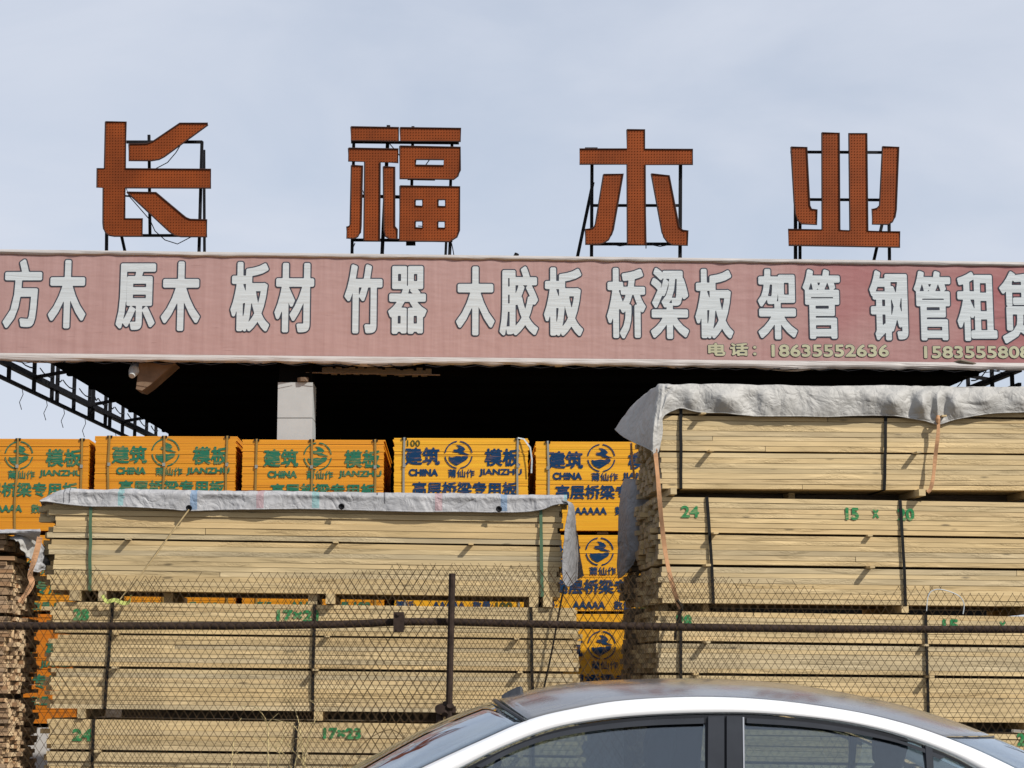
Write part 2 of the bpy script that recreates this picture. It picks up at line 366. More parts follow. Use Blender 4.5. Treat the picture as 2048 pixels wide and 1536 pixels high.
# ------------------------------------------------------------------ object helpers
def tag(o, label=None, cat=None, group=None, kind=None):
    if label: o['label'] = label
    if cat: o['category'] = cat
    if group: o['group'] = group
    if kind: o['kind'] = kind
    return o
def thing(name, label, cat, loc=(0, 0, 0), group=None, rot=None):
    o = bpy.data.objects.new(name, None)
    o.empty_display_size = .2
    COL.objects.link(o)
    if rot is not None:
        o.matrix_world = Matrix.Translation(loc) @ rot
    else:
        o.location = loc
    return tag(o, label, cat, group)
class MB:
    def __init__(s): s.v, s.f, s.m, s.cur = [], [], [], 0
    def add(s, vs, fs):
        k = len(s.v)
        s.v += [tuple(v) for v in vs]
        s.f += [tuple(i + k for i in f) for f in fs]
        s.m += [s.cur] * len(fs)
    def box(s, x0, x1, y0, y1, z0, z1):
        s.add([(x0, y0, z0), (x1, y0, z0), (x1, y1, z0), (x0, y1, z0), (x0, y0, z1), (x1, y0, z1), (x1, y1, z1), (x0, y1, z1)],
              [(0, 3, 2, 1), (4, 5, 6, 7), (0, 1, 5, 4), (1, 2, 6, 5), (2, 3, 7, 6), (3, 0, 4, 7)])
    def tube(s, pts, r, n=6, cap=True):
        pts = [Vector(p) for p in pts]
        rings = []
        for i, p in enumerate(pts):
            d = (pts[min(i + 1, len(pts) - 1)] - pts[max(i - 1, 0)])
            if d.length < 1e-9: d = Vector((0, 0, 1))
            d.normalize()
            a = d.cross(Vector((0, 0, 1)) if abs(d.z) < .9 else Vector((0, 1, 0))).normalized()
            b = d.cross(a)
            rr = r[i] if isinstance(r, (list, tuple)) else r
            rings.append([p + (a * math.cos(2 * math.pi * k / n) + b * math.sin(2 * math.pi * k / n)) * rr for k in range(n)])
        vs = [v for g in rings for v in g]
        fs = []
        for i in range(len(pts) - 1):
            for k in range(n):
                fs.append((i * n + k, i * n + (k + 1) % n, (i + 1) * n + (k + 1) % n, (i + 1) * n + k))
        if cap:
            fs.append(tuple(range(n))[::-1]); fs.append(tuple((len(pts) - 1) * n + k for k in range(n)))
        s.add(vs, fs)
    def bar(s, a, b, w, d=None):
        """square-section bar between two points"""
        a, b = Vector(a), Vector(b); d = d or w
        ax = (b - a).normalized()
        y = Vector((0, 1, 0)) if abs(ax.y) < .9 else Vector((1, 0, 0))
        p = ax.cross(y).normalized(); q = ax.cross(p)
        vs = [c + p * sp * w / 2 + q * sq * d / 2 for c in (a, b) for sp, sq in ((-1, -1), (1, -1), (1, 1), (-1, 1))]
        s.add(vs, [(0, 3, 2, 1), (4, 5, 6, 7), (0, 1, 5, 4), (1, 2, 6, 5), (2, 3, 7, 6), (3, 0, 4, 7)])
    def ribbon(s, pts, w, side=Vector((1, 0, 0)), th=.002):
        """flat strap along points"""
        pts = [Vector(p) for p in pts]
        nrm = []
        vs = []
        for i, p in enumerate(pts):
            d = (pts[min(i + 1, len(pts) - 1)] - pts[max(i - 1, 0)]).normalized()
            sd = side[i] if isinstance(side, list) else side
            sd = (sd - d * sd.dot(d)).normalized()
            nn = d.cross(sd).normalized()
            ww = w[i] if isinstance(w, list) else w
            vs += [p - sd * ww / 2 - nn * th / 2, p + sd * ww / 2 - nn * th / 2, p + sd * ww / 2 + nn * th / 2, p - sd * ww / 2 + nn * th / 2]
        fs = []
        for i in range(len(pts) - 1):
            for k in range(4):
                fs.append((i * 4 + k, i * 4 + (k + 1) % 4, (i + 1) * 4 + (k + 1) % 4, (i + 1) * 4 + k))
        fs += [(3, 2, 1, 0), tuple((len(pts) - 1) * 4 + k for k in range(4))]
        s.add(vs, fs)
    def mesh(s, name, shift=None):
        me = bpy.data.meshes.new(name)
        vs = s.v if shift is None else [(x - shift[0], y - shift[1], z - shift[2]) for x, y, z in s.v]
        me.from_pydata(vs, [], s.f)
        if any(s.m): me.polygons.foreach_set('material_index', s.m)
        me.update()
        return me
    def build(s, name, mats, parent=None, local=False, smooth=False):
        """link as one object; vertices are world points unless local"""
        shift = None
        if parent is not None and not local:
            root = parent
            tot = Vector((0, 0, 0))
            while root is not None:
                tot += root.location; root = root.parent
            shift = tot
        me = s.mesh(name, shift)
        for m in (mats if isinstance(mats, (list, tuple)) else [mats]): me.materials.append(m)
        if smooth: me.polygons.foreach_set('use_smooth', [True] * len(me.polygons))
        bm = bmesh.new(); bm.from_mesh(me); bmesh.ops.recalc_face_normals(bm, faces=bm.faces); bm.to_mesh(me); bm.free()
        return link(name, me, parent)
def link(name, me, parent=None, loc=None):
    o = bpy.data.objects.new(name, me)
    COL.objects.link(o)
    if parent is not None: o.parent = parent
    if loc is not None: o.location = loc
    return o

# ------------------------------------------------------------------ lettering
def fill_loops(loops):
    """fill closed 2-D loops (with holes) -> verts, triangles"""
    cu = bpy.data.curves.new('tmp', 'CURVE')
    cu.dimensions = '2D'; cu.fill_mode = 'FRONT'
    for lp in loops:
        sp = cu.splines.new('POLY'); sp.points.add(len(lp) - 1)
        for i, (x, y) in enumerate(lp): sp.points[i].co = (x, y, 0, 1)
        sp.use_cyclic_u = True
    ob = bpy.data.objects.new('tmp', cu)
    me = bpy.data.meshes.new_from_object(ob)
    vs = [(v.co.x, v.co.y) for v in me.vertices]
    fs = [tuple(p.vertices) for p in me.polygons]
    bpy.data.objects.remove(ob); bpy.data.curves.remove(cu); bpy.data.meshes.remove(me)
    return vs, fs
_seg_cache = {}
def text_segments(s):
    if s in _seg_cache: return _seg_cache[s]
    cu = bpy.data.curves.new('tmp', 'FONT')
    cu.body = s; cu.fill_mode = 'NONE'; cu.resolution_u = 3
    ob = bpy.data.objects.new('tmp', cu)
    me = bpy.data.meshes.new_from_object(ob)
    co = np.array([(v.co.x, v.co.y) for v in me.vertices])
    ed = np.array([tuple(e.vertices) for e in me.edges])
    bpy.data.objects.remove(ob); bpy.data.curves.remove(cu); bpy.data.meshes.remove(me)
    seg = np.stack([co[ed[:, 0]], co[ed[:, 1]]], 1)
    mn, mxx = co.min(0), co.max(0)
    seg = (seg - mn) / (mxx - mn)
    _seg_cache[s] = seg
    return seg
_gl_cache = {}
def bold_text(s, w, h, off, cell, rnd=0.0):
    """the text fattened by off, fitted into a w x h box: verts in 0..w, 0..h (off may be beyond the box by rnd)"""
    key = (s, round(w, 3), round(h, 3), round(off, 4), round(rnd, 4))
    if key in _gl_cache: return _gl_cache[key]
    base = off - rnd
    seg = text_segments(s).copy()
    seg[:, :, 0] = base + seg[:, :, 0] * (w - 2 * base)
    seg[:, :, 1] = base + seg[:, :, 1] * (h - 2 * base)
    pad = rnd + 2.5 * cell
    nx, ny = int((w + 2 * pad) / cell) + 2, int((h + 2 * pad) / cell) + 2
    gx = -pad + np.arange(nx) * cell; gy = -pad + np.arange(ny) * cell
    X, Y = np.meshgrid(gx, gy, indexing='ij')
    P = np.stack([X.ravel(), Y.ravel()], 1)
    D = np.full(len(P), 1e9); inside = np.zeros(len(P), bool)
    for (ax, ay), (bx, by) in seg:
        dx, dy = bx - ax, by - ay
        L2 = dx * dx + dy * dy
        if L2 < 1e-14: continue
        t = np.clip(((P[:, 0] - ax) * dx + (P[:, 1] - ay) * dy) / L2, 0, 1)
        D = np.minimum(D, (P[:, 0] - ax - t * dx) ** 2 + (P[:, 1] - ay - t * dy) ** 2)
        if dy != 0:
            c = (ay > P[:, 1]) != (by > P[:, 1])
            inside ^= c & (P[:, 0] < ax + (P[:, 1] - ay) / dy * dx)
    S = np.sqrt(D); S[inside] *= -1
    V = (S - off).reshape(nx, ny); V[np.abs(V) < 1e-7] = 1e-7
    # marching squares
    nxt = {}
    def pt(i, j, i2, j2):
        a, b = V[i, j], V[i2, j2]
        t = a / (a - b)
        return (gx[i] + t * (gx[i2] - gx[i]), gy[j] + t * (gy[j2] - gy[j]))
    neg = V < 0
    mixed = neg[:-1, :-1].astype(int) + neg[1:, :-1] + neg[1:, 1:] + neg[:-1, 1:]
    coords = {}
    for i, j in zip(*np.where((mixed > 0) & (mixed < 4))):
        c = [(i, j), (i + 1, j), (i + 1, j + 1), (i, j + 1)]
        ins = [neg[q] for q in c]
        cross = []
        for k in range(4):
            a, b = c[k], c[(k + 1) % 4]
            if ins[k] != ins[(k + 1) % 4]:
                e = (a, b) if a < b else (b, a)
                if e not in coords: coords[e] = pt(*e[0], *e[1])
                cross.append((e, ins[k]))          # ins[k] True: leaving the inside
        outs = [e for e, f in cross if f]; inn = [e for e, f in cross if not f]
        if len(cross) == 2: nxt[outs[0]] = inn[0]
        else:
            # saddle: join each leaving edge to the entering edge before it
            order = [e for e, f in cross]
            for q, (e, f) in enumerate(cross):
                if f: nxt[e] = order[(q - 1) % 4]
    loops, seen = [], set()
    for st in list(nxt):
        if st in seen: continue
        lp, e = [], st
        while e not in seen and e in nxt:
            seen.add(e); lp.append(coords[e]); e = nxt[e]
        if len(lp) > 5: loops.append(simplify(lp, cell * .14))
    loops = [l for l in loops if len(l) > 2 and abs(area(l)) > cell * cell * 1.5]
    res = fill_loops(loops)
    _gl_cache[key] = res
    return res
def area(l): return sum(l[i - 1][0] * l[i][1] - l[i][0] * l[i - 1][1] for i in range(len(l))) / 2
def simplify(lp, eps):
    pts = np.array(lp); n = len(pts)
    k = int(np.argmax(((pts - pts[0]) ** 2).sum(1)))
    keep = {0, k}
    def dp(a, b):
        stack = [(a, b)]
        while stack:
            a, b = stack.pop()
            if b - a < 2: continue
            p, q = pts[a % n], pts[b % n]
            seg = pts[[i % n for i in range(a + 1, b)]]
            d = q - p; L = np.hypot(*d)
            dist = np.abs(d[0] * (seg[:, 1] - p[1]) - d[1] * (seg[:, 0] - p[0])) / L if L > 1e-12 else np.hypot(*(seg - p).T)
            m = int(np.argmax(dist))
            if dist[m] > eps:
                keep.add((a + 1 + m) % n); stack += [(a, a + 1 + m), (a + 1 + m, b)]
    dp(0, k); dp(k, n)
    return [tuple(pts[i]) for i in sorted(keep)]

# ------------------------------------------------------------------ ground
g = MB(); g.add([(-400, -200, 0), (400, -200, 0), (400, 700, 0), (-400, 700, 0)], [(0, 1, 2, 3)])
tag(g.build('ground', M_GROUND), kind='structure')
g = MB(); g.add([(-200, 3.2, .004), (200, 3.2, .004), (200, 9.6, .004), (-200, 9.6, .004)], [(0, 1, 2, 3)])
tag(g.build('road', M_ROAD), kind='structure')

# ------------------------------------------------------------------ canopy over the yard
CZ = 4.74
def edge_x_left(y): return -4.79 + (y - 20.2) * (.24 / 6.2)
def edge_x_right(y): return 5.05 - (y - 20.4) * .12
canopy = thing('canopy', 'dark flat canopy roof above the yellow plywood stacks', 'canopy', (0, 23, 0))
c = MB()
ya, yb = 20.22, 26.4
def roofpoly(z): return [(edge_x_left(ya), ya - .26, z), (edge_x_right(ya), ya + .26, z), (edge_x_right(yb), yb, z), (edge_x_left(yb), yb, z)]
c.add(roofpoly(CZ) + roofpoly(CZ + .25), [(3, 2, 1, 0), (4, 5, 6, 7), (0, 1, 5, 4), (1, 2, 6, 5), (2, 3, 7, 6), (3, 0, 4, 7)])
c.build('ceiling', M_SHADE_BLACK, canopy)
c = MB()
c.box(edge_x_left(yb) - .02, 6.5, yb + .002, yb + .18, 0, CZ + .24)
c.build('back_wall', M_SHADE_BLACK, canopy)
for i in range(6):                                     # ceiling joists
    y = 20.9 + i * .95
    b = MB(); b.box(edge_x_left(y) + .05, edge_x_right(y) - .05, y, y + .09, CZ - .05, CZ - .002); b.build('joist', M_SHADE_BLACK, canopy)
# pillars
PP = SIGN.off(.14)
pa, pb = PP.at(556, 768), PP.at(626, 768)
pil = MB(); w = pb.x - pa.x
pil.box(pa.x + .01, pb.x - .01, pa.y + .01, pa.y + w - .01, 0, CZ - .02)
pillar = pil.build('pillar', M_SHADE_BLACK, canopy)  # core coloured black for the sign's shadow above the panels
zs = [PP.at(590, y).z for y in (765, 835.5, 837, 905, 1010)]
for z1, z0 in ((zs[0], zs[1]), (zs[2], zs[3] - .3), (zs[3] - .31, .7)):
    b = MB(); b.box(pa.x, pb.x, pa.y, pa.y + w, z0, z1); b.build('panel', M_PILLAR, pillar)
b = MB(); b.tube([PP.at(606, 764), PP.at(606, 756)], .06, 10); b.build('conduit_cap', M_BROWNCONC, pillar)
# stained concrete bracket below the front edge
br = [PP.at(x, y) for x, y in ((278, 726), (350, 726), (300, 770), (284, 781), (272, 778))]
b = MB(); k = len(br)
b.add([(p.x, p.y, p.z) for p in br] + [(p.x, p.y + .3, p.z) for p in br], [tuple(range(k)), tuple(range(2 * k - 1, k - 1, -1))] + [(i, (i + 1) % k, k + (i + 1) % k, k + i) for i in range(k)])
b.build('bracket', M_BROWNCONC, canopy)
b = MB(); p = PP.at(268, 742); b.tube([p + Vector((0, .25, .10)), p, p + Vector((-.01, -.06, -.06))], [.07, .055, .03], 10); b.build('flood_lamp', M_PILLAR, canopy)
b = MB(); b.tube([PP.at(612, 745), PP.at(880, 750)], .007, 6); b.build('conduit', M_BROWNCONC, canopy)
b = MB()
for x in range(650, 860, 9):
    p = PP.off(.05).at(x, 742 + (x - 650) * .012 + random.uniform(-3, 3)); b.box(p.x - .03, p.x + .03, p.y, p.y + .04, p.z - .03, p.z + .03)
b.build('crumbling_edge', M_DARKWOOD, canopy)
# open lattice side frames
def side_frame(x_of_y, ys, zt, zb, ztop, ybars, sgn):
    f = MB(); f.bar((x_of_y(ys[0]), ys[0], zt), (x_of_y(ys[1]), ys[1], zt), .058)
    fr = f.build('side_frame', M_STEEL, canopy)
    f = MB(); f.bar((x_of_y(ys[0]), ys[0], zb), (x_of_y(ys[1]), ys[1], zb), .035); f.build('lower_chord', M_STEEL, fr)
    f = MB(); f.bar((x_of_y(ys[0]), ys[0], ztop), (x_of_y(ys[1]), ys[1], ztop), .05); f.build('upper_chord', M_STEEL, fr)
    for y in ybars:
        f = MB(); f.bar((x_of_y(y), y, zb), (x_of_y(y), y, ztop), .038); f.build('upright', M_STEEL, fr)
    f = MB()
    for y0, y1 in zip(ybars, ybars[1:]):                # sagging cables
        x = x_of_y(y0) + .06 * sgn
        f.tube([(x, y0 + (y1 - y0) * t, zt + .10 - .035 * math.sin(math.pi * t)) for t in (0, .25, .5, .75, 1)], .008, 4)
        if random.random() < .5:
            yy = y0 + .3; f.tube([(x, yy, zb), (x + .02, yy, zb - .1), (x - .02, yy + .02, zb - .18), (x + .01, yy, zb - .26)], .004, 4)
    f.build('cable', M_STEEL, fr)
    for y in ybars[1::4]:
        f = MB(); f.bar((x_of_y(y), y, zt), (x_of_y(y) + .55 * sgn, y, zt + .1), .035); f.build('tie_bar', M_STEEL, fr)
side_frame(lambda y: -5.2 + (y - 20.3) * .4 / 5.9, (19.95, 27.5), 4.72, 4.555, 5.75, [20.4, 21.25, 21.9, 22.1, 22.75, 23.4, 23.55, 24.1, 24.3, 24.9, 25.5, 26.1, 26.6], 1)
side_frame(lambda y: 5.27 - (y - 20.6) * .14, (20.55, 26.5), 4.70, 4.54, 5.75, [20.75, 21.3, 22.0, 22.8, 23.6, 24.4, 25.2], -1)

# ------------------------------------------------------------------ signboard with its banner
s0 = SIGN.at(1024, 739)
board = thing('signboard', 'long faded red shop banner with white characters across the canopy front', 'signboard', (s0.x, s0.y, s0.z))
def sign_w(px, y0, y1, t=0.0):
    return y0 + (y1 - y0) * px / 2048
def top_y(px): return sign_w(px, 499.5, 525)
def bot_y(px): return sign_w(px, 707, 727)
XS = [-160 + 2400 * i / 60 for i in range(61)]
b = MB(); vs = []
for px in XS:
    vs += [SIGN.at(px, top_y(px) + 5), SIGN.at(px, bot_y(px))]
nv = len(XS)
for px in XS:
    q = SIGN.off(.13); vs += [q.at(px, top_y(px) + 6), q.at(px, bot_y(px) - 1)]
fs = []
for i in range(nv - 1):
    a = 2 * i; o2 = 2 * nv
    fs += [(a, a + 1, a + 3, a + 2), (o2 + a, o2 + a + 2, o2 + a + 3, o2 + a + 1), (a, a + 2, o2 + a + 2, o2 + a), (a + 1, o2 + a + 1, o2 + a + 3, a + 3)]
fs += [(0, 2 * nv, 2 * nv + 1, 1), (2 * nv - 2, 2 * nv - 1, 4 * nv - 1, 4 * nv - 2)]
b.add(vs, fs); banner = b.build('banner', M_BANNER, board)
# wrinkled hems along the top and bottom
def hem(yf, h, seed, sag):
    b = MB(); n = 260; vs = []
    for i in range(n + 1):
        px = -160 + 2400 * i / n
        z = mnoise.noise(Vector((px * .006, seed, 0))); z2 = mnoise.noise(Vector((px * .03, seed, 3)))
        y0 = yf(px); hh = h * (1 + .22 * z2) + sag * max(0, z)
        bulge = .020 + .012 * z2
        vs += [SIGN.off(-.006).at(px, y0), SIGN.off(-bulge - .01).at(px, y0 + hh * .45), SIGN.off(-.012).at(px, y0 + hh), SIGN.off(.10).at(px, y0 + hh * .9)]
    fs = [(4 * i + k, 4 * i + 4 + k, 4 * i + 5 + k, 4 * i + 1 + k) for i in range(n) for k in range(3)]
    b.add(vs, fs); return b.build('hem', M_HEM, board, smooth=True)
hem(lambda x: top_y(x) - 1, 9, 1.0, 3)
hem(lambda x: bot_y(x) - 1, 15, 5.0, 9)
b = MB()
for i in range(40):
    px = 20 + i * 55 + random.uniform(-15, 15); b.tube([SIGN.off(-.03).at(px, bot_y(px) + 15), SIGN.off(-.03).at(px + 22, bot_y(px) + 19), SIGN.off(-.03).at(px + 50, bot_y(px) + 15)], .004, 4)
b.build('lacing', M_STEEL, board)
b = MB(); b.tube([SIGN.off(.1).at(1028, 520), SIGN.off(.1).at(1034, 507)], .024, 8); b.build('pipe_stub', M_STEEL, board)
b = MB(); b.tube([SIGN.off(.0).at(1908, 724), SIGN.off(-.015).at(1922, 722), SIGN.off(-.015).at(1945, 727), SIGN.off(.0).at(1958, 729)], [.006, .022, .016, .004], 6); b.build('torn_flap', M_DARKWOOD, board)

def letter_on(plane, s, x0, x1, y0, y1, off, cell, z_front, mat, name, parent, rnd=0.0):
    """text s filling the pixel box on an upright plane, z_front metres in front of it"""
    A, B = plane.at(x0, y1), plane.at(x1, y1)
    T = plane.at(x0, y0)
    e1 = (B - A); w = e1.length; e1.normalize()
    h = T.z - A.z
    vs, fs = bold_text(s, w, h, off, cell, rnd)
    nrm = Vector((e1.y, -e1.x, 0)).normalized()
    P = [A + e1 * x + Vector((0, 0, y)) + nrm * z_front for x, y in vs]
    b = MB(); b.add(P, fs)
    return b.build(name, mat, parent)
BIG = [('方', 2, 84, 516, 659), ('木', 92, 173, 517, 660), ('原', 228, 312, 524, 663), ('木', 318, 402, 520, 665), ('板', 457, 541, 521, 666), ('材', 545, 630, 523, 668),
       ('竹', 685, 767, 526, 670), ('器', 773, 856, 529, 671), ('木', 909, 992, 530, 674), ('胶', 996, 1079, 530, 674), ('板', 1085, 1169, 532, 675), ('桥', 1211, 1295, 533, 680),
       ('梁', 1299, 1381, 533, 681), ('板', 1388, 1470, 535, 680), ('架', 1514, 1598, 535, 682), ('管', 1604, 1685, 536, 681), ('钢', 1738, 1820, 538, 684), ('管', 1827, 1907, 539, 684), ('租', 1913, 1998, 541, 685), ('赁', 1999, 2083, 540, 690)]
for ch, x0, x1, y0, y1 in BIG:
    back = letter_on(SIGN, ch, x0 + 3, x1 - 3, y0 + 3, y1 - 3, .0292, .0070, .004, M_OUTLINE, 'printed_character', board, rnd=.0125)
    letter_on(SIGN, ch, x0 + 3, x1 - 3, y0 + 3, y1 - 3, .0167, .0070, .008, M_LETTER, 'white_fill', back)
for s, x0, x1, y0, y1 in (('电', 1416, 1451, 686, 712), ('话', 1460, 1497, 686, 712), (':', 1506, 1513, 692, 711), ('18635552636', 1543, 1778, 689, 714), ('1583555808', 1848, 2061, 692, 717)):
    th = .0055 if s != ':' else .003
    back = letter_on(SIGN, s, x0, x1, y0, y1, th + .005, .0065, .004, M_OUTLINE, 'phone_number', board, rnd=.005)
    letter_on(SIGN, s, x0, x1, y0, y1, th, .0065, .008, M_PHONE, 'yellow_fill', back)

# ------------------------------------------------------------------ four big characters on the roof
Z1 = lambda L: [(150 + x / 2.409, 220 + y / 2.409) for x, y in L]
Z2 = lambda L: [(1100 + x / 2.409, 220 + y / 2.409) for x, y in L]
ROOF_P = SIGN.off(.02)
def roof_char(ch, desc, strokes, bars, wires, base_px):
    p0 = ROOF_P.at(*base_px)
    root = thing('roof_character', desc, 'sign letter', p0, 'big red characters standing on the roof')
    bulbs = MB()
    def W(p, dy=0.0): return ROOF_P.off(dy).at(*p)
    for loops in strokes:
        vs, fs = fill_loops(loops)
        b = MB(); n = len(vs)
        b.add([W(v, -.07) for v in vs], fs)
        st = b
        side = MB()
        for lp in loops:
            k = len(lp)
            st.cur = 1
            st.add([W(v, -.07) for v in lp] + [W(v, .09) for v in lp], [(i, (i + 1) % k, k + (i + 1) % k, k + i) for i in range(k)])
        st.cur = 1
        st.add([W(v, .09) for v in vs], [f[::-1] for f in fs])
        st.build('stroke', [M_RUST_RED, M_RUST_SIDE], root)
        # rim lip round each stroke
        rim = MB()
        for lp in loops:
            rim.tube([W(v, -.075) for v in lp] + [W(lp[0], -.075)], .008, 5, cap=False)
        rim.build('rim', M_RUST_SIDE, root)
        xs = [p[0] for p in loops[0]]; ys = [p[1] for p in loops[0]]
        pitch = 5.6
        y = min(ys) + 4
        while y < max(ys) - 2:
            x = min(xs) + 4
            while x < max(xs) - 2:
                ins = False
                for lp in loops:
                    for i in range(len(lp)):
                        (ax, ay), (bx, by) = lp[i - 1], lp[i]
                        if (ay > y) != (by > y) and x < ax + (y - ay) / (by - ay) * (bx - ax): ins = not ins
                if ins:
                    q = W((x, y), -.071); r = .0065
                    vv = [q + Vector((r * math.cos(t), 0, r * math.sin(t))) for t in (0, 1.57, 3.14, 4.71)] + [q + Vector((0, -.009, 0))]
                    bulbs.add(vv, [(0, 1, 4), (1, 2, 4), (2, 3, 4), (3, 0, 4)])
                x += pitch
            y += pitch
    tag(bulbs.build('bulbs', M_BULB, root), kind='stuff')
    for a, bb, wd, dy in bars:
        b = MB(); b.bar(W(a, .13 + dy), W(bb, .13 + dy), wd); b.build('frame_bar', M_STEEL, root)
    for wpts in wires:
        b = MB(); b.tube([W(p, .1) for p in wpts], .005, 4); b.build('wire', M_STEEL, root)
    return root
roof_char('长', 'rust-red rooftop character 长, first of the four over the banner', [
    [Z1([(147, 57), (246, 57), (244, 283), (655, 286), (655, 376), (243, 375), (240, 523), (325, 524), (325, 608), (190, 608), (165, 604), (148, 592), (138, 572), (135, 545), (136, 375), (106, 373), (107, 281), (142, 281)])],
    [Z1([(260, 165), (345, 163), (375, 152), (505, 64), (640, 64), (640, 72), (430, 225), (405, 238), (370, 244), (260, 244)])],
    [Z1([(250, 396), (390, 398), (515, 503), (535, 519), (555, 527), (635, 529), (635, 611), (510, 610), (480, 604), (455, 586)])]],
    [((253, 284), (405, 284), .028, 0), ((404, 283), (398, 505), .03, 0), ((408, 300), (409, 506), .026, .12), ((298, 270), (300, 472), .028, 0), ((250, 471), (380, 471), .026, 0), ((214, 400), (213, 503), .03, 0), ((236, 440), (250, 503), .028, .12), ((230, 390), (265, 393), .015, 0)],
    [[(365, 283), (352, 305), (335, 325), (312, 337)], [(252, 375), (258, 392), (300, 440), (310, 462), (330, 480), (355, 488), (382, 474)]], (310, 503))
roof_char('福', 'rust-red rooftop character 福, made of many separate strokes', [
    [Z1([(1330, 81), (1560, 85), (1560, 151), (1330, 147)])],
    [Z1([(1318, 184), (1558, 188), (1556, 254), (1470, 252), (1467, 630), (1392, 628), (1396, 250), (1318, 246)])],
    [Z1([(1332, 267), (1385, 268), (1378, 560), (1375, 590), (1362, 610), (1345, 619), (1310, 618), (1310, 562), (1322, 560), (1326, 550)])],
    [Z1([(1486, 273), (1540, 274), (1540, 560), (1552, 575), (1552, 622), (1515, 620), (1495, 608), (1488, 580)])],
    [Z1([(1567, 85), (1860, 89), (1858, 151), (1567, 150)])],
    [Z1([(1565, 174), (1857, 180), (1856, 290), (1845, 318), (1825, 334), (1565, 331)]), Z1([(1642, 238), (1642, 266), (1776, 268), (1777, 239)])],
    [Z1([(1566, 366), (1854, 370), (1852, 580), (1840, 612), (1805, 634), (1563, 630)]), Z1([(1640, 432), (1640, 462), (1674, 464), (1674, 432)]), Z1([(1750, 432), (1750, 464), (1784, 465), (1784, 432)]), Z1([(1640, 535), (1640, 567), (1674, 568), (1674, 535)]), Z1([(1749, 536), (1749, 568), (1782, 569), (1782, 537)])]],
    [((708, 254), (704, 510), .03, 0), ((777, 251), (764, 512), .036, 0), ((826, 253), (823, 400), .03, 0), ((905, 262), (900, 400), .03, 0), ((893, 470), (891, 513), .026, .1), ((901, 470), (899, 513), .032, 0), ((702, 284), (918, 286), .026, 0), ((715, 392), (800, 394), .03, 0), ((702, 480), (905, 481), .028, 0), ((812, 485), (831, 485), .055, 0), ((815, 358), (870, 359), .02, 0)],
    [[(778, 286), (790, 300), (800, 312)], [(860, 318), (850, 332), (838, 345)], [(903, 486), (906, 500), (908, 512)], [(722, 372), (728, 388), (738, 398)], [(836, 452), (850, 453)], [(704, 500), (710, 486)]], (800, 511))
roof_char('木', 'rust-red rooftop character 木 with one slanted brace behind it', [
    [Z2([(371, 95), (456, 95), (457, 189), (688, 190), (688, 262), (459, 264), (462, 650), (373, 647), (371, 262), (143, 261), (143, 188), (371, 188)])],
    [Z2([(258, 311), (352, 307), (305, 575), (296, 600), (282, 625), (255, 642), (235, 647), (172, 648), (170, 573), (195, 573), (212, 565), (220, 545)])],
    [Z2([(488, 308), (574, 316), (622, 565), (640, 580), (664, 581), (662, 652), (590, 650), (565, 635), (548, 612), (540, 590)])]],
    [((1184, 320), (1183, 518), .034, 0), ((1361, 320), (1360, 520), .036, 0), ((1185, 411), (1362, 411), .026, 0), ((1180, 488), (1370, 488), .028, 0), ((1186, 365), (1154, 518), .034, .15), ((1170, 297), (1195, 297), .02, 0)],
    [[(1222, 488), (1240, 492), (1258, 489)], [(1300, 489), (1320, 493), (1340, 489)], [(1292, 488), (1292, 497)]], (1270, 518))
roof_char('业', 'rust-red rooftop character 业, last of the four over the banner', [
    [Z2([(1310, 110), (1393, 110), (1396, 578), (1445, 580), (1440, 112), (1526, 112), (1531, 582), (1686, 587), (1686, 661), (1150, 652), (1148, 575), (1311, 576)])],
    [Z2([(1161, 179), (1237, 179), (1251, 460), (1260, 478), (1286, 480), (1285, 552), (1210, 548), (1192, 530), (1182, 500), (1176, 440)])],
    [Z2([(1602, 177), (1680, 178), (1668, 480), (1662, 515), (1650, 538), (1630, 551), (1553, 550), (1552, 477), (1575, 474), (1588, 460)])]],
    [((1581, 304), (1790, 305), .026, 0), ((1600, 399), (1770, 400), .026, 0), ((1591, 400), (1591, 521), .034, 0), ((1600, 440), (1600, 521), .03, .12), ((1766, 440), (1747, 524), .03, .12), ((1778, 440), (1779, 524), .03, 0)],
    [], (1690, 522))

# ------------------------------------------------------------------ plywood bundles
EMB = {}
def emblem_mesh():
    """broken ring, a swooping ribbon above and a leaf-shaped basin below, radius 1"""
    loops = []
    for a0, a1 in ((97, 172), (188, 262), (278, 353), (8, 84)):
        out = [(math.cos(R(a0 + (a1 - a0) * i / 10)), math.sin(R(a0 + (a1 - a0) * i / 10))) for i in range(11)]
        wd = lambda i: .90 - .05 * math.sin(math.pi * i / 10) * 0
        inn = [(x * .91, y * .91) for x, y in out[::-1]]
        loops.append(out + inn)
    loops.append([(-.20, .70), (.10, .68), (.33, .56), (.47, .40), (.42, .30), (.25, .24), (.50, .12), (.78, .02), (.72, 0), (.35, .03), (.10, .06), (-.02, .16), (-.28, .18), (-.42, .30), (-.30, .30), (-.38, .38), (-.15, .38), (0, .44), (-.02, .56)])
    loops.append([(-.70, -.12), (-.50, -.18), (-.05, -.10), (.20, -.14), (.38, -.06), (.62, -.06), (.68, -.16), (.60, -.32), (.30, -.50), (-.10, -.75), (-.22, -.74), (-.52, -.55), (-.66, -.36)])
    return fill_loops(loops)
EMB_V, EMB_F = emblem_mesh()
def ply_text(root, s, x0, z0, w, h, off, mat, y=-.005):
    vs, fs = bold_text(s, w, h, off, .0045)
    key = ('ply', s, round(w, 3), mat.name)
    if key not in EMB:
        b = MB(); b.add([(x, 0, z) for x, z in vs], fs); me = b.mesh('stencilled_lettering'); me.materials.append(mat); EMB[key] = me
    return link('stencilled_lettering', EMB[key], root, (x0, y, z0))
SC = 18.0 / F_PX               # metres per pixel at the plywood
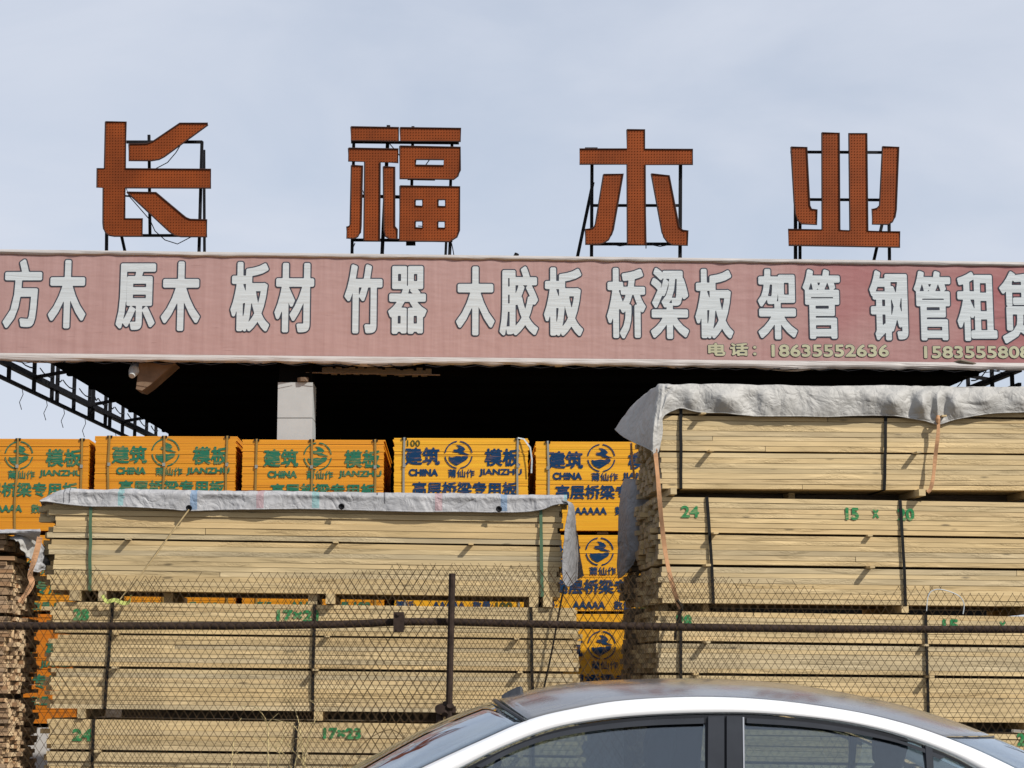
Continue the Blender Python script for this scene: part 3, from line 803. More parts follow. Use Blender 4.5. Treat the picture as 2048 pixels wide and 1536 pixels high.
def ply_bundle(x_px, w_px, y_top, y_bot, emb_dx, paint, label, tint, straps, strap_mat, note=False, seed=0, text=True, down=0):
    rnd = random.Random(seed)
    p0 = PLY.at(x_px, y_bot); p1 = PLY.at(x_px + w_px, y_bot); zt = PLY.at(x_px, y_top).z
    W, H, D = (p1 - p0).length, zt - p0.z, 1.85
    rot = Matrix.Rotation(math.atan2(p1.y - p0.y, p1.x - p0.x), 4, 'Z')
    root = thing('plywood_bundle', label, 'plywood bundle', p0, 'bundles of yellow plywood sheets', rot)
    n = int(round(H / .0135)); t = H / n
    b = MB()
    for i in range(n):
        dx, dy = rnd.uniform(-.003, .003), rnd.uniform(0, .0018)
        if rnd.random() < .05: dy += .004
        top_loose = .010 if (i > n - 10 and rnd.random() < .35) else 0
        b.box(dx - top_loose, W + dx + top_loose, dy, D + dy, i * t + .0008, (i + 1) * t - (.0036 if rnd.random() < .07 else .0003))
    o = b.build('plywood_sheets', M_PLY, root, local=True); tag(o, kind='stuff'); o.color = tint + (1,)
    b = MB()
    for k in range(3):
        b.box(.05 + k * (W - .2) / 2, .15 + k * (W - .2) / 2, .03, D, -.032, -.002)
    b.build('bearers', M_DARKWOOD, root, local=True)
    for sx in straps:
        x = sx * W
        b = MB(); b.ribbon([(x, D, -.001), (x, -.008, -.001), (x + rnd.uniform(-.01, .01), -.010, H * .3), (x + rnd.uniform(-.008, .008), -.010, H * .65), (x, -.010, H - .01), (x, -.006, H + .004), (x, D, H + .004)], .018, Vector((1, 0, 0)))
        b.build('strap', strap_mat, root, local=True)
        for z in (H - .004,):
            b = MB(); b.box(x - .022, x - .010, -.014, .02, z - .012, z + .008); b.box(x + .010, x + .022, -.014, .02, z - .012, z + .008); b.build('corner_guard', M_STRAP_BLACK, root, local=True)
        b = MB(); b.box(x - .013, x + .013, -.017, -.011, H * .68, H * .68 + .03); b.build('strap_buckle', M_STRAP_GREY, root, local=True)
    if text:
        q = lambda px, py: (px * SC + rnd.uniform(-.004, .004), H - (py + down) * SC + rnd.uniform(-.003, .003))
        ex = emb_dx - 128
        def T(s, x0, x1, y0, y1, off, m=paint):
            x, z = q(x0 + ex, y1); ply_text(root, s, x, z, (x1 - x0) * SC, (y1 - y0) * SC, off, m)
        T('建筑', 21, 91, 19, 55, .0050); T('模板', 181, 253, 20, 56, .0050)
        T('CHINA', 29, 88, 62, 77, .0045); T('莆仙作', 107, 161, 63, 80, .0015); T('JIANZHU', 170, 256, 62, 78, .0035)
        T('高层桥梁专用板', 36, 246, 88, 117, .0042)
        if H > 150 * SC * .9:
            T('等级:', 2, 42, 131, 149, .0018); T('AAAAA', 74, 139, 132, 147, .0038); T('数量:', 155, 195, 131, 149, .0018); T('100', 199, 232, 133, 149, .005, M_PAINT_OLIVE if paint is M_PAINT_BLUE else paint)
        key = ('emb', paint.name)
        if key not in EMB:
            b = MB(); rr = 28.5 * SC; b.add([(x * rr, 0, z * rr) for x, z in EMB_V], EMB_F); me = b.mesh('emblem'); me.materials.append(paint); EMB[key] = me
        x, z = q(emb_dx, 33); link('emblem', EMB[key], root, (x, -.005, z))
        if note:
            x, z = q(26, 17); ply_text(root, '100', x, z, 26 * SC, 13 * SC, .001, M_PAINT_OLIVE)
    return root, W, H
PX = [(-108, 281, 877, 139), (186, 282, 872, 141), (482, 284, 879, 150), (787, 269, 876, 129), (1072, 268, 883, 132)]
TINT = [(.78, .72, .5), (.80, .75, .5), (.84, .79, .55), (.97, 1.15, 1.5), (.97, 1.12, 1.3)]
LAB = ['green-lettered plywood bundle cut off by the left picture edge, in the upper row', 'green-lettered plywood bundle of the upper row below the pillar-free canopy corner', 'green-lettered plywood bundle of the upper row in front of the white pillar', 'blue-lettered plywood bundle marked 100 by hand, with a loose white strap end', 'blue-lettered plywood bundle beside the hanging end of the big tarp, upper row']
LAB[1] = 'green-lettered plywood bundle of the upper row, left neighbour of the pillar one'
LAB2 = ['second-row plywood bundle glimpsed in the gap at the left lumber ends', 'second-row green-lettered plywood seen as an orange sliver below the top left lumber', 'second-row green-lettered plywood sliver under the middle of the top left lumber', 'second-row blue-lettered plywood sliver reading AAAAA 100 beside the fence post', 'second-row blue-lettered plywood bundle in the gap between the two lumber stacks']
LAB3 = ['third-row plywood bundle glimpsed low in the gap behind the left lumber ends', None, None, None, 'third-row blue-lettered plywood bundle low in the gap, just above the car roof']
for i, (x, w_, yt, ex) in enumerate(PX):
    pm = M_PAINT_TEAL if i < 3 else M_PAINT_BLUE
    sm = M_STRAP_BROWN if i < 3 else M_STRAP_GREY
    st = (.10, .49, .94) if i < 3 else ((.076, .925) if i == 3 else (.09, .93))
    if i == 0: st = (.12, .49, .95)
    root, W, H = ply_bundle(x, w_, yt, 1061, ex, pm, LAB[i], TINT[i], st, sm, note=(i == 3), seed=i)
    if i == 3:
        b = MB(); b.ribbon([(W * .925, -.01, H + .004), (W * .97, -.03, H - .01), (W + .02, -.05, H - .09), (W + .035, -.05, H - .2), (W + .03, -.04, H - .32)], .014, Vector((1, 0, .3))); b.build('loose_strap', M_LETTER, root, local=True)
    ply_bundle(x + (-4 if i == 4 else 2), w_, 1070, 1222, ex, pm, LAB2[i], TINT[i], st, sm, seed=10 + i)
    if LAB3[i]: ply_bundle(x - 2, w_, 1228, 1447, ex, pm, LAB3[i], TINT[i] if i else (.70, .50, .5), st, sm, seed=20 + i, down=29)
# spacers carrying the third row and the plinth below it
for i in (0, 4):
    x, w_ = PX[i][0], PX[i][1]
    a, b_ = PLY.at(x, 1455), PLY.at(x + w_, 1455)
    t_ = thing('concrete_plinth', 'grey concrete plinth under the plywood, ' + ('seen low beside the left lumber ends' if i == 0 else 'hidden behind the car roof'), 'plinth', (a.x, a.y, 0))
    m_ = MB(); m_.box(a.x - .1, b_.x + .1, a.y + .02, a.y + 1.9, 0, a.z - .002); m_.build('plinth_block', M_CONC, t_)
for i in (1, 2, 3):
    x, w_ = PX[i][0], PX[i][1]
    a, b_ = PLY.at(x, 1230), PLY.at(x + w_, 1230)
    t_ = thing('support_block', 'stacked block carrying the %s plywood column, behind the left lumber' % ('second', 'third', 'fourth')[i - 1], 'support block', (a.x, a.y, 0))
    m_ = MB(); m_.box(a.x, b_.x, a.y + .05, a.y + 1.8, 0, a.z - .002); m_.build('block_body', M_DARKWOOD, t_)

# ------------------------------------------------------------------ lumber bundles
def plank_meshes(kind_mats, tagname):
    out = []
    for k in range(5):
        rnd = random.Random(100 + k)
        b = MB(); n = 7
        for i in range(n + 1):
            x = i / n
            j = lambda s: rnd.uniform(-s, s)
            ch = .03
            ring = [(x, 0 + ch * .5 + j(.02), 0 + j(.012)), (x, 0 + j(.02), ch + j(.012)), (x, 0 + j(.02), 1 - ch + j(.012)), (x, ch * .5 + j(.02), 1 + j(.010)), (x, 1 + j(.01), 1 + j(.012)), (x, 1 + j(.01), 0 + j(.02))]
            b.v += ring
        m = 6
        for i in range(n):
            for q in range(m):
                b.f.append((i * m + q, i * m + (q + 1) % m, (i + 1) * m + (q + 1) % m, (i + 1) * m + q)); b.m.append(0)
        b.f.append(tuple(range(m))[::-1]); b.m.append(1)
        b.f.append(tuple(n * m + q for q in range(m))); b.m.append(1)
        me = b.mesh('plank')
        for mt in kind_mats: me.materials.append(mt)
        bm = bmesh.new(); bm.from_mesh(me); bmesh.ops.recalc_face_normals(bm, faces=bm.faces); bm.to_mesh(me); bm.free()
        out.append(me)
    return out
PM_NEW = plank_meshes([M_PLANK, M_END], 'new')
PM_OLD = plank_meshes([M_OLD, M_OLD_END], 'old')
PM_DARK = plank_meshes([M_DARKWOOD, M_DARKWOOD], 'dark')

def lumber(label, plane, TL, TR, segs, depth, straps, spacers, bearers, y_bear, seed, pms=PM_NEW, rag=(.03, .05), gap_board=None, strap_mat=M_STRAP_BLACK, ncol=None, group='bundles of sawn lumber', bear_mat=None, slump=0.0, inset=.005, splitp=.22):
    """segs: (y_top, y_bottom, rows) in photo rows at the left edge; straps: (x_top, x_bot); spacers: per gap the stick positions"""
    rnd = random.Random(seed)
    P0, P1 = plane.at(*TL), plane.at(*TR)
    ybot = segs[-1][1]
    zb = plane.at(TL[0], ybot).z
    base = Vector((P0.x, P0.y, zb))
    e = P1 - P0; L = e.length
    rz = math.atan2(e.y, e.x); tilt = math.asin(e.z / L)
    rot = Matrix.Rotation(rz, 4, 'Z') @ Matrix.Rotation(-tilt, 4, 'Y')
    root = thing('lumber_bundle', label, 'lumber bundle', base, group, rot)
    inv = (Matrix.Translation(base) @ rot).inverted()
    loc = lambda px, py: inv @ plane.at(px, py)
    zl = lambda py: plane.at(TL[0], py).z - zb
    ncol = ncol or max(2, int(depth / .095)); cw = depth / ncol
    for si, (yt, yb_, rows) in enumerate(segs):
        z1, z0 = zl(yt), zl(yb_)
        cuts = [0] + sorted(((i + rnd.uniform(-.07, .07)) / rows) for i in range(1, rows)) + [1]
        for r_ in range(rows):
            za, zc = z0 + (z1 - z0) * cuts[r_], z0 + (z1 - z0) * cuts[r_ + 1]
            row_gap = rnd.choice((.0005, .0008, .0012, .0015, .0018))
            fy = rnd.uniform(0, inset) + (.010 if rnd.random() < .06 else 0)
            for cidx in range(ncol):
                left = rnd.uniform(-rag[0], rag[1]) if rnd.random() < .8 else rnd.uniform(-rag[0] * 2.2, rag[1] * 1.5)
                right = L + rnd.uniform(-rag[1], min(rag[0], .012))
                if cidx == 0: left = rnd.uniform(-rag[0] * .5, rag[1] * .6)
                y0 = fy if cidx == 0 else cidx * cw + rnd.uniform(.001, .006)
                y1 = (cidx + 1) * cw - .001
                spans = [(left, right)]
                gap = row_gap
                if cidx == 0 and rnd.random() < splitp:
                    xm = L * rnd.uniform(.12, .9); spans = [(left, xm - .002), (xm + .002, right)]
                for a, b_ in spans:
                    o = link('plank', rnd.choice(pms), root)
                    dz = slump * rnd.uniform(-1, 1)
                    o.location = (a, y0 + (rnd.uniform(0, .004) if len(spans) > 1 else 0), za + gap)
                    o.scale = (b_ - a, y1 - y0, zc - za - 2 * gap)
                    o.rotation_euler = (0, dz, 0)
    H = zl(segs[0][0])
    # sticks between the layers
    for si in range(len(segs) - 1):
        z1, z0 = zl(segs[si][1]), zl(segs[si + 1][0])
        b = MB(); b.box(.12, L - .12, .25, .30, z0 + .001, z1 - .001); b.build('dark_gap_filler', M_DARKWOOD, root, local=True)  # dark board added inside the gap so it reads as black shade
        for px in (spacers[si] if si < len(spacers) else []):
            x = loc(px, segs[si][1]).x
            b = MB(); b.box(-.019, .019, 0, depth + .07, 0, max(.008, z1 - z0 - .002))
            o = link('spacer_stick', b.mesh('spacer_stick'), root, (x, -rnd.uniform(.045, .11), z0 + .001)); o.data.materials.append(M_PLANK); o.rotation_euler = (0, 0, rnd.uniform(-.02, .02))
    for bpx, protr in bearers:
        x = loc(bpx, ybot).x
        hb = zl(ybot) - (plane.at(TL[0], y_bear).z - zb)
        w_ = min(.07, hb * .95) * rnd.uniform(.8, 1.05)
        b = MB(); b.box(-w_ / 2, w_ / 2, 0, depth, 0, hb - .003)
        o = link('bearer', b.mesh('bearer'), root, (x, -protr, -hb + .0015)); o.data.materials.append(bear_mat or M_PLANK); o.rotation_euler = (0, 0, rnd.uniform(-.03, .03))
    if gap_board:
        hb = zl(ybot) - (plane.at(TL[0], y_bear).z - zb)
        b = MB(); b.box(loc(gap_board[0], ybot).x, L - .05, gap_board[1], gap_board[1] + .07, -hb + .002, -.002); b.build('dark_gap_board', M_DARKWOOD, root, local=True)  # added dark board that blocks the bearer gap and makes it look shaded
    for xt, xb in straps:
        a, b_ = loc(xt, segs[0][0]).x, loc(xb, ybot).x
        pts = [(b_, depth, -.003), (b_, -.003, -.003)]
        for k in range(7):
            t = k / 6
            pts.append((b_ + (a - b_) * t + rnd.uniform(-.003, .003), -.006 - rnd.uniform(0, .004) - .010 * math.sin(math.pi * t), .002 + (H - .004) * t))
        pts += [(a, -.002, H + .003), (a, depth, H + .003)]
        m_ = MB(); m_.ribbon(pts, .024, Vector((1, 0, 0))); m_.build('strap', strap_mat, root, local=True)
    root_loc = loc
    return root, loc, L, H
def painted(root, loc, s, x0, x1, y0, y1, off=.004, mat=M_PAINT_GREEN):
    a, b_, t_ = loc(x0, y1), loc(x1, y1), loc(x0, y0)
    vs, fs = bold_text(s, b_.x - a.x, t_.z - a.z, off, .004)
    m_ = MB(); m_.add([(a.x + x, -.0035, a.z + z) for x, z in vs], fs)
    return m_.build('painted_number', mat, root, local=True)

# left stack
rA1, locA1, LA1, HA1 = lumber('pale lumber bundle under the striped tarp, topmost of the left stack', LUM_A, (108, 984), (1122, 1000),
    [(984, 1075, 8), (1078.5, 1180, 10)], 1.0, [(183, 180), (1082, 1084)], [[258, 672, 942]], [(205, .01), (330, -.2), (625, -.05), (662, .10), (1068, 0), (1095, .06), (152, .06)], 1201, 1, rag=(.10, .04), strap_mat=M_STRAP_GREEN)
rA2, locA2, LA2, HA2 = lumber('lumber bundle sprayed 28 and 17×21 in green, second of the left stack', LUM_A.off(-.03), (106, 1203), (1160, 1216),
    [(1203, 1265, 7), (1268.5, 1331.5, 7), (1336, 1417, 9)], 1.0, [(226, 210), (630, 625), (1062, 1066)], [[233, 655, 1033], [232, 632, 1040]], [(164, .04), (637, .02), (890, -.1)], 1436, 2, rag=(.06, .07), gap_board=(225, .45))
painted(rA2, locA2, '28', 146, 178, 1217, 1241, .006); painted(rA2, locA2, '17×21', 553, 637, 1219, 1242, .006)
rA3, locA3, LA3, HA3 = lumber('lumber bundle sprayed 24 and 17×23 in green, lowest of the left stack', LUM_A.off(-.05), (97, 1438), (1170, 1452),
    [(1438, 1498, 6), (1503, 1600, 10)], 1.0, [(187, 184), (594, 584), (1066, 1068)], [[198, 611, 1040]], [(170, .0), (600, .0), (1000, .0)], 1738, 3, rag=(.05, .06))
painted(rA3, locA3, '24', 144, 184, 1457, 1482, .006); painted(rA3, locA3, '17×23', 646, 722, 1455, 1478, .006)

# right stack
rB1, locB1, LB1, HB1 = lumber('pale lumber bundle under the dusty grey tarp, topmost of the right stack', LUM_B, (1320, 808), (2120, 817),
    [(808, 827, 2), (830.5, 901, 7), (904.5, 977, 7)], .95, [(1361, 1361), (1771, 1768)], [[1402, 1880], [1418, 1830]], [(1342, .10), (1836, .10), (1600, -.25), (2060, 0)], 991, 11, rag=(.022, .03), gap_board=(1345, .4))
rB2, locB2, LB2, HB2 = lumber('lumber bundle sprayed 24 and 15×20 in green, second of the right stack', LUM_B.off(-.02), (1318, 993), (2125, 1006),
    [(993, 1064, 7), (1068, 1128, 6), (1133, 1206, 7)], .95, [(1414, 1426), (1800, 1811)], [[1427, 1737], [1411, 1737]], [(1420, -.15), (1345, -.3), (1810, 0), (2060, 0)], 1221, 12, rag=(.03, .04))
painted(rB2, locB2, '24', 1362, 1398, 1011, 1035, .004); painted(rB2, locB2, '15', 1691, 1718, 1015, 1040, .006); painted(rB2, locB2, 'x', 1745, 1758, 1019, 1036, .004); painted(rB2, locB2, '20', 1795, 1829, 1016, 1041, .005)
rB3, locB3, LB3, HB3 = lumber('lumber bundle crossed by the fence rail, third of the right stack', LUM_B.off(-.03), (1312, 1222), (2125, 1234),
    [(1222, 1281, 6), (1286, 1345, 6), (1350, 1440, 9)], .95, [(1360, 1362), (1850, 1856)], [[1410, 1848], [1390, 1855]], [(1400, .0), (1856, -.1), (2060, 0)], 1455, 13, rag=(.03, .04), gap_board=(1330, .5))
painted(rB3, locB3, '28', 1352, 1384, 1229, 1255, .006); painted(rB3, locB3, '15', 1885, 1917, 1238, 1262, .006); painted(rB3, locB3, 'x', 1999, 2012, 1243, 1258, .004)
rB4, locB4, LB4, HB4 = lumber('lumber bundle low behind the car, bottom of the right stack', LUM_B.off(-.04), (1312, 1456), (2130, 1470),
    [(1456, 1520, 6), (1525, 1600, 7)], .95, [(1370, 1372), (1860, 1862)], [[1410, 1848]], [(1380, 0), (1856, 0)], 1738, 14, rag=(.03, .04))
painted(rB4, locB4, '24', 2034, 2066, 1466, 1492, .006)

# darker stack behind the right one
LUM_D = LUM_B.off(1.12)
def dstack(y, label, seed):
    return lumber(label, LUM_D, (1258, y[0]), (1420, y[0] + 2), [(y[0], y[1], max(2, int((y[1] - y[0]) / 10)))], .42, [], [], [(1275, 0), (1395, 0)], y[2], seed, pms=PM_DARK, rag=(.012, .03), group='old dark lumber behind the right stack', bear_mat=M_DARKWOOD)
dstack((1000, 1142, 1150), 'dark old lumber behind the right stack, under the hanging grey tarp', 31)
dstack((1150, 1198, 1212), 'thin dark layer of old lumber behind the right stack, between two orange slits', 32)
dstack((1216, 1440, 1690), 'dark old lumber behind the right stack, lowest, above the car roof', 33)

# brown stack at the left edge, its sunlit ends towards the gap
def cstack(y0, y1, yb, x1, label, seed, slump):
    return lumber(label, LUM_C, (-320, y0), (x1, y0 + 3), [(y0, y1, max(2, int((y1 - y0) / 8.5)))], 1.02, [], [], [(-250, 0), (-20, .0)], yb, seed, pms=PM_OLD, rag=(.03, .055), group='old brown lumber at the left edge', bear_mat=M_DARKWOOD, slump=slump, inset=.03, splitp=.2)
cstack(1066, 1096, 1110, 16, 'topmost loose boards of the brown lumber at the left edge, under the small tarp', 41, .004)
cstack(1110, 1222, 1229, 25, 'brown lumber with sunlit ends at the left edge, hung with an orange strap', 42, .004)
cstack(1229, 1385, 1396, 21, 'brown lumber with sunlit ends at the left edge, behind the fence rail', 43, .004)
cstack(1396, 1600, 1738, 17, 'splayed brown lumber with sunlit ends in the bottom left corner', 44, .010)

# ------------------------------------------------------------------ tarpaulins
def cr(p0, p1, p2, p3, t):
    return .5 * ((2 * p1) + (-p0 + p2) * t + (2 * p0 - 5 * p1 + 4 * p2 - p3) * t * t + (-p0 + 3 * p1 - 3 * p2 + p3) * t ** 3)
def spline(pts, n):
    """n points along a Catmull-Rom curve with uniform parameter"""
    out = []; m = len(pts) - 1
    for i in range(n):
        u = i / (n - 1) * m; k = min(int(u), m - 1); t = u - k
        g_ = lambda j: pts[max(0, min(m, j))]
        out.append(cr(g_(k - 1), g_(k), g_(k + 1), g_(k + 2), t))
    return out
def cloth(rows_cols, nr, nc, amp=.02, freq=3.0, seed=0, mat_of=None, name='tarp_sheet', mats=None, parent=None, hem_row=True, thick=.003, keep=None):
    """rows_cols[r][c] control points -> wrinkled sheet"""
    g1 = [spline(r_, nc) for r_ in rows_cols]
    grid = list(zip(*[spline([g1[r_][c_] for r_ in range(len(g1))], nr) for c_ in range(nc)]))
    b = MB(); vs = []
    for i in range(nr):
        for j in range(nc):
            p = grid[i][j]
            du = grid[i][min(j + 1, nc - 1)] - grid[i][max(j - 1, 0)]
            dv = grid[min(i + 1, nr - 1)][j] - grid[max(i - 1, 0)][j]
            nrm = du.cross(dv)
            nrm = nrm.normalized() if nrm.length > 1e-9 else Vector((0, -1, 0))
            q = p * freq + Vector((seed, seed * 2.3, 0))
            w_ = mnoise.noise(q) + .55 * (1 - 2 * abs(mnoise.noise(q * 2.3 + Vector((5, 1, 2))))) + .25 * mnoise.noise(q * 6)
            ww = amp * w_
            if keep: ww *= keep(i / (nr - 1), j / (nc - 1))
            vs.append(p + nrm * ww)
    fs = []; 
    for i in range(nr - 1):
        for j in range(nc - 1):
            fs.append((i * nc + j, i * nc + j + 1, (i + 1) * nc + j + 1, (i + 1) * nc + j))
    b.add(vs, fs)
    if mat_of:
        b.m = [mat_of((vs[f[0]] + vs[f[1]]) / 2, (i_ % (nc - 1)) / (nc - 2), (i_ // (nc - 1)) / max(1, nr - 2)) for i_, f in enumerate(fs)]
    o = b.build(name, mats or M_TARP, parent, smooth=True)
    md = o.modifiers.new('thickness', 'SOLIDIFY'); md.thickness = thick; md.offset = 0
    if hem_row:
        h_ = MB(); h_.tube([vs[(nr - 1) * nc + j] for j in range(nc)], .006, 5); h_.build('hem', mats[0] if mats else M_TARP, parent, smooth=True)
    return o, vs

# striped tarp on the left stack
LA = LUM_A
tarpA = thing('striped_tarp', 'grey tarp with coloured stripes over the top left lumber bundle', 'tarp', LA.at(600, 985))
hemA = [(80, 1001), (100, 1003), (135, 1008), (180, 1012), (250, 1013), (330, 1017), (380, 1021), (440, 1019), (520, 1018), (600, 1017), (680, 1019), (760, 1021), (840, 1023), (920, 1023), (1000, 1024), (1050, 1023), (1085, 1018), (1105, 1010), (1122, 1007), (1134, 1007)]
topA = lambda x: 977 + (x - 120) * (990 - 977) / 1000 if x > 125 else 977 + (125 - x) * .52
rows = [[], [], [], [], []]
for x, hy in hemA:
    ty = topA(x)
    w_ = mnoise.noise(Vector((x * .013, 0, 4.2)))
    rows[0].append(LA.off(.98).at(x + (10 if x < 600 else 0), ty + 28))
    rows[1].append(LA.off(.12).at(x, ty + 1.5))
    rows[2].append(LA.off(-.035).at(x, ty + 3.5))
    rows[3].append(LA.off(-.042 - .03 * w_).at(x, ty + (hy - ty) * .5))
    rows[4].append(LA.off(-.045 - .03 * w_ - (.10 if x < 100 else 0)).at(x, hy))
xa = lambda p: 1024 + (p.x / p.y) * F_PX * CP if p.y else 0
STR = [(127, 129, 5), (138, 140, 5), (236, 248, 1), (381, 394, 2), (514, 528, 3), (624, 638, 1), (752, 754, 5), (767, 769, 5), (869, 884, 3), (1001, 1015, 2), (1128, 1142, 1)]
def mat_A(p, u, v):
    # stripes run across the sheet, so they follow the sheet's own length
    x = 1024 + p.x / (LA.y0 / F_PX) / (1 + 0 * p.y)
    x = xa(p) if False else 1024 + F_PX * p.x / (15.4 + p.x * LA.t) * 1.0
    for a, b_, k in STR:
        if a <= x <= b_: return k
    return 0
cloth(rows, 26, 520, amp=.008, freq=4.0, seed=2, mat_of=mat_A, mats=[M_TARP, M_TARP_CYAN, M_TARP_BLUE, M_TARP_PINK, M_TARP, M_TARP_SEAM], parent=tarpA)
# flap hanging down the right end
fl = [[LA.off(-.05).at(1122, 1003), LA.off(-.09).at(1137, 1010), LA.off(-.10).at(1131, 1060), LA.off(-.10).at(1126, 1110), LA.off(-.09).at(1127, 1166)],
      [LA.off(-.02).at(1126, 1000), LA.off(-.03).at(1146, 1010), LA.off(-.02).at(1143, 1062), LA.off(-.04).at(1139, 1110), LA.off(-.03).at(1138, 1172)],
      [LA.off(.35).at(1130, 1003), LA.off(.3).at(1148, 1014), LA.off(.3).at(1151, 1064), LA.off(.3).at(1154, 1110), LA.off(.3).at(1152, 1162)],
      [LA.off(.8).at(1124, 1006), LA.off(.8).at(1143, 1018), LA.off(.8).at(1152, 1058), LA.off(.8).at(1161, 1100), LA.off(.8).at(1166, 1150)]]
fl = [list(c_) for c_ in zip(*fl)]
cloth(fl, 40, 24, amp=.010, freq=5, seed=6, mats=[M_TARP_DARK], parent=tarpA)  # the flap's shade is put into this darker grey
for ex_, ey_ in ((378, 1016), (683, 1013), (998, 1018)):
    b = MB(); p = LA.off(-.085).at(ex_, ey_)
    b.tube([p + Vector((.018 * math.cos(t), 0, .018 * math.sin(t))) for t in [k * math.pi / 6 for k in range(13)]], .007, 6, cap=False)
    b.tube([p + Vector((0, .004, 0)), p + Vector((0, .012, 0))], .013, 10)
    b.build('eyelet', M_STEEL, tarpA)

# dusty tarp on the right stack
LB = LUM_B
tarpB = thing('dusty_tarp', 'dusty grey tarp with gathered folds over the top right lumber bundle', 'tarp', LB.at(1700, 770))
colsB = []   # each: back, top-edge, shoulder, mid, hem
def colB(x, ty, hy, bulge=.06, mid=.5, md=None, hb=None):
    return [LB.off(.93).at(x, ty + 24), LB.off(.10).at(x, ty + 2), LB.off(-.03).at(x, ty + 5), LB.off(-bulge).at(x if md is None else md, ty + (hy - ty) * mid), LB.off(-(hb if hb is not None else bulge * .8)).at(x, hy)]
colsB.append([LB.off(.95).at(1300, 800), LB.off(.95).at(1288, 792), LB.off(.98).at(1265, 810), LB.off(1.02).at(1243, 838), LB.off(1.05).at(1230, 858)])
colsB.append([LB.off(.80).at(1310, 790), LB.off(.72).at(1298, 783), LB.off(.72).at(1276, 812), LB.off(.72).at(1254, 850), LB.off(.70).at(1246, 872)])
colsB.append([LB.off(.6).at(1318, 782), LB.off(.4).at(1307, 774), LB.off(.38).at(1290, 812), LB.off(.36).at(1276, 850), LB.off(.32).at(1268, 884)])
colsB.append([LB.off(.5).at(1322, 778), LB.off(.12).at(1316, 769), LB.off(.02).at(1307, 805), LB.off(-.08).at(1300, 855), LB.off(-.10).at(1300, 899)])
colsB.append([LB.off(.5).at(1328, 778), LB.off(.05).at(1324, 768), LB.off(-.05).at(1320, 800), LB.off(-.12).at(1315, 850), LB.off(-.10).at(1313, 909)])
colsB.append([LB.off(.6).at(1336, 780), LB.off(.05).at(1331, 768), LB.off(-.05).at(1328, 795), LB.off(-.10).at(1324, 832), LB.off(-.08).at(1326, 868)])
colsB.append([LB.off(.8).at(1342, 785), LB.off(.05).at(1338, 768), LB.off(-.04).at(1334, 785), LB.off(-.08).at(1331, 805), LB.off(-.06).at(1328, 834)])
for x, hy, bl in ((1350, 819, .05), (1365, 816, .06), (1385, 822, .09), (1410, 825, .05), (1450, 826, .12), (1500, 831, .03), (1530, 832, .07), (1570, 832, .07), (1610, 832, .05), (1660, 833, .07), (1710, 831, .06), (1750, 831, .08), (1790, 832, .12), (1820, 836, .05), (1845, 841, .13), (1862, 845, .05), (1876, 849, .09), (1890, 845, .04), (1910, 839, .10), (1940, 833, .06), (1975, 828, .09), (2010, 825, .06), (2060, 824, .09), (2110, 823, .06), (2135, 823, .06)):
    colsB.append(colB(x, 768 + (x - 1340) * .006, hy, bl, hb=.05 if abs(x - 1876) > 40 else .03))
rowsB = [list(r_) for r_ in zip(*colsB)]
cloth(rowsB, 34, 420, amp=.012, freq=2.6, seed=9, mats=[M_TARP_DIRTY], parent=tarpB)
b = MB(); p = LB.off(-.10).at(1309, 901); b.tube([p + Vector((.018 * math.cos(t), 0, .018 * math.sin(t))) for t in [k * math.pi / 6 for k in range(13)]], .007, 6, cap=False); b.build('eyelet', M_ORANGE_TIE, tarpB)

# grey tarp hanging behind the right stack
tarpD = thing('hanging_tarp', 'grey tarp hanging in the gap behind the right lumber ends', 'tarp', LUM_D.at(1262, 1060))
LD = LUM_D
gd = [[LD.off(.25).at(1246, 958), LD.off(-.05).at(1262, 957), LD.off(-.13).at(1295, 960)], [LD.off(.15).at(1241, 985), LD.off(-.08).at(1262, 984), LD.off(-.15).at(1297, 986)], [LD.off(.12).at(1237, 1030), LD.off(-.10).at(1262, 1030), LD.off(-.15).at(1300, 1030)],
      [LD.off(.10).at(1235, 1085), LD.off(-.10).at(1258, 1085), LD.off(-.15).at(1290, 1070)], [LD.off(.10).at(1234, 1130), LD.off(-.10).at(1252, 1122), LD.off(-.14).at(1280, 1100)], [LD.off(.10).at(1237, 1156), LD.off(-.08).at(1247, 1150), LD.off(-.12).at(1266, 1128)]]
cloth(gd, 40, 26, amp=.012, freq=4, seed=12, mats=[M_TARP_DARK], parent=tarpD)

# small tarp on the brown stack
tarpC = thing('torn_tarp', 'small torn grey tarp flapping from the brown lumber at the left edge', 'tarp', LUM_C.at(60, 1060))
LC = LUM_C
gc = [[LC.off(.9).at(x, 1066) for x in (-330, -150, 0, 50, 80)], [LC.off(.05).at(x, 1058) for x in (-330, -150, 0, 45, 80)], [LC.off(-.06).at(x, y) for x, y in ((-330, 1064), (-150, 1066), (0, 1065), (45, 1064), (81, 1066))],
      [LC.off(d).at(x, y) for x, y, d in ((-330, 1064, -.06), (-150, 1068, -.07), (0, 1067, -.05), (48, 1072, 0), (76, 1085, .15))]]
cloth(gc, 14, 60, amp=.012, freq=5, seed=14, mats=[M_TARP], parent=tarpC)
gc2 = [[LC.off(.0).at(18, 1074), LC.off(.05).at(45, 1066), LC.off(.3).at(80, 1058)], [LC.off(-.04).at(38, 1083), LC.off(.02).at(55, 1085), LC.off(.3).at(79, 1080)], [LC.off(-.03).at(47, 1098), LC.off(.05).at(60, 1104), LC.off(.3).at(73, 1105)], [LC.off(0).at(58, 1115), LC.off(.05).at(63, 1120), LC.off(.3).at(67, 1122)]]
cloth(gc2, 26, 26, amp=.03, freq=6, seed=15, mats=[M_TARP_DIRTY], parent=tarpC)
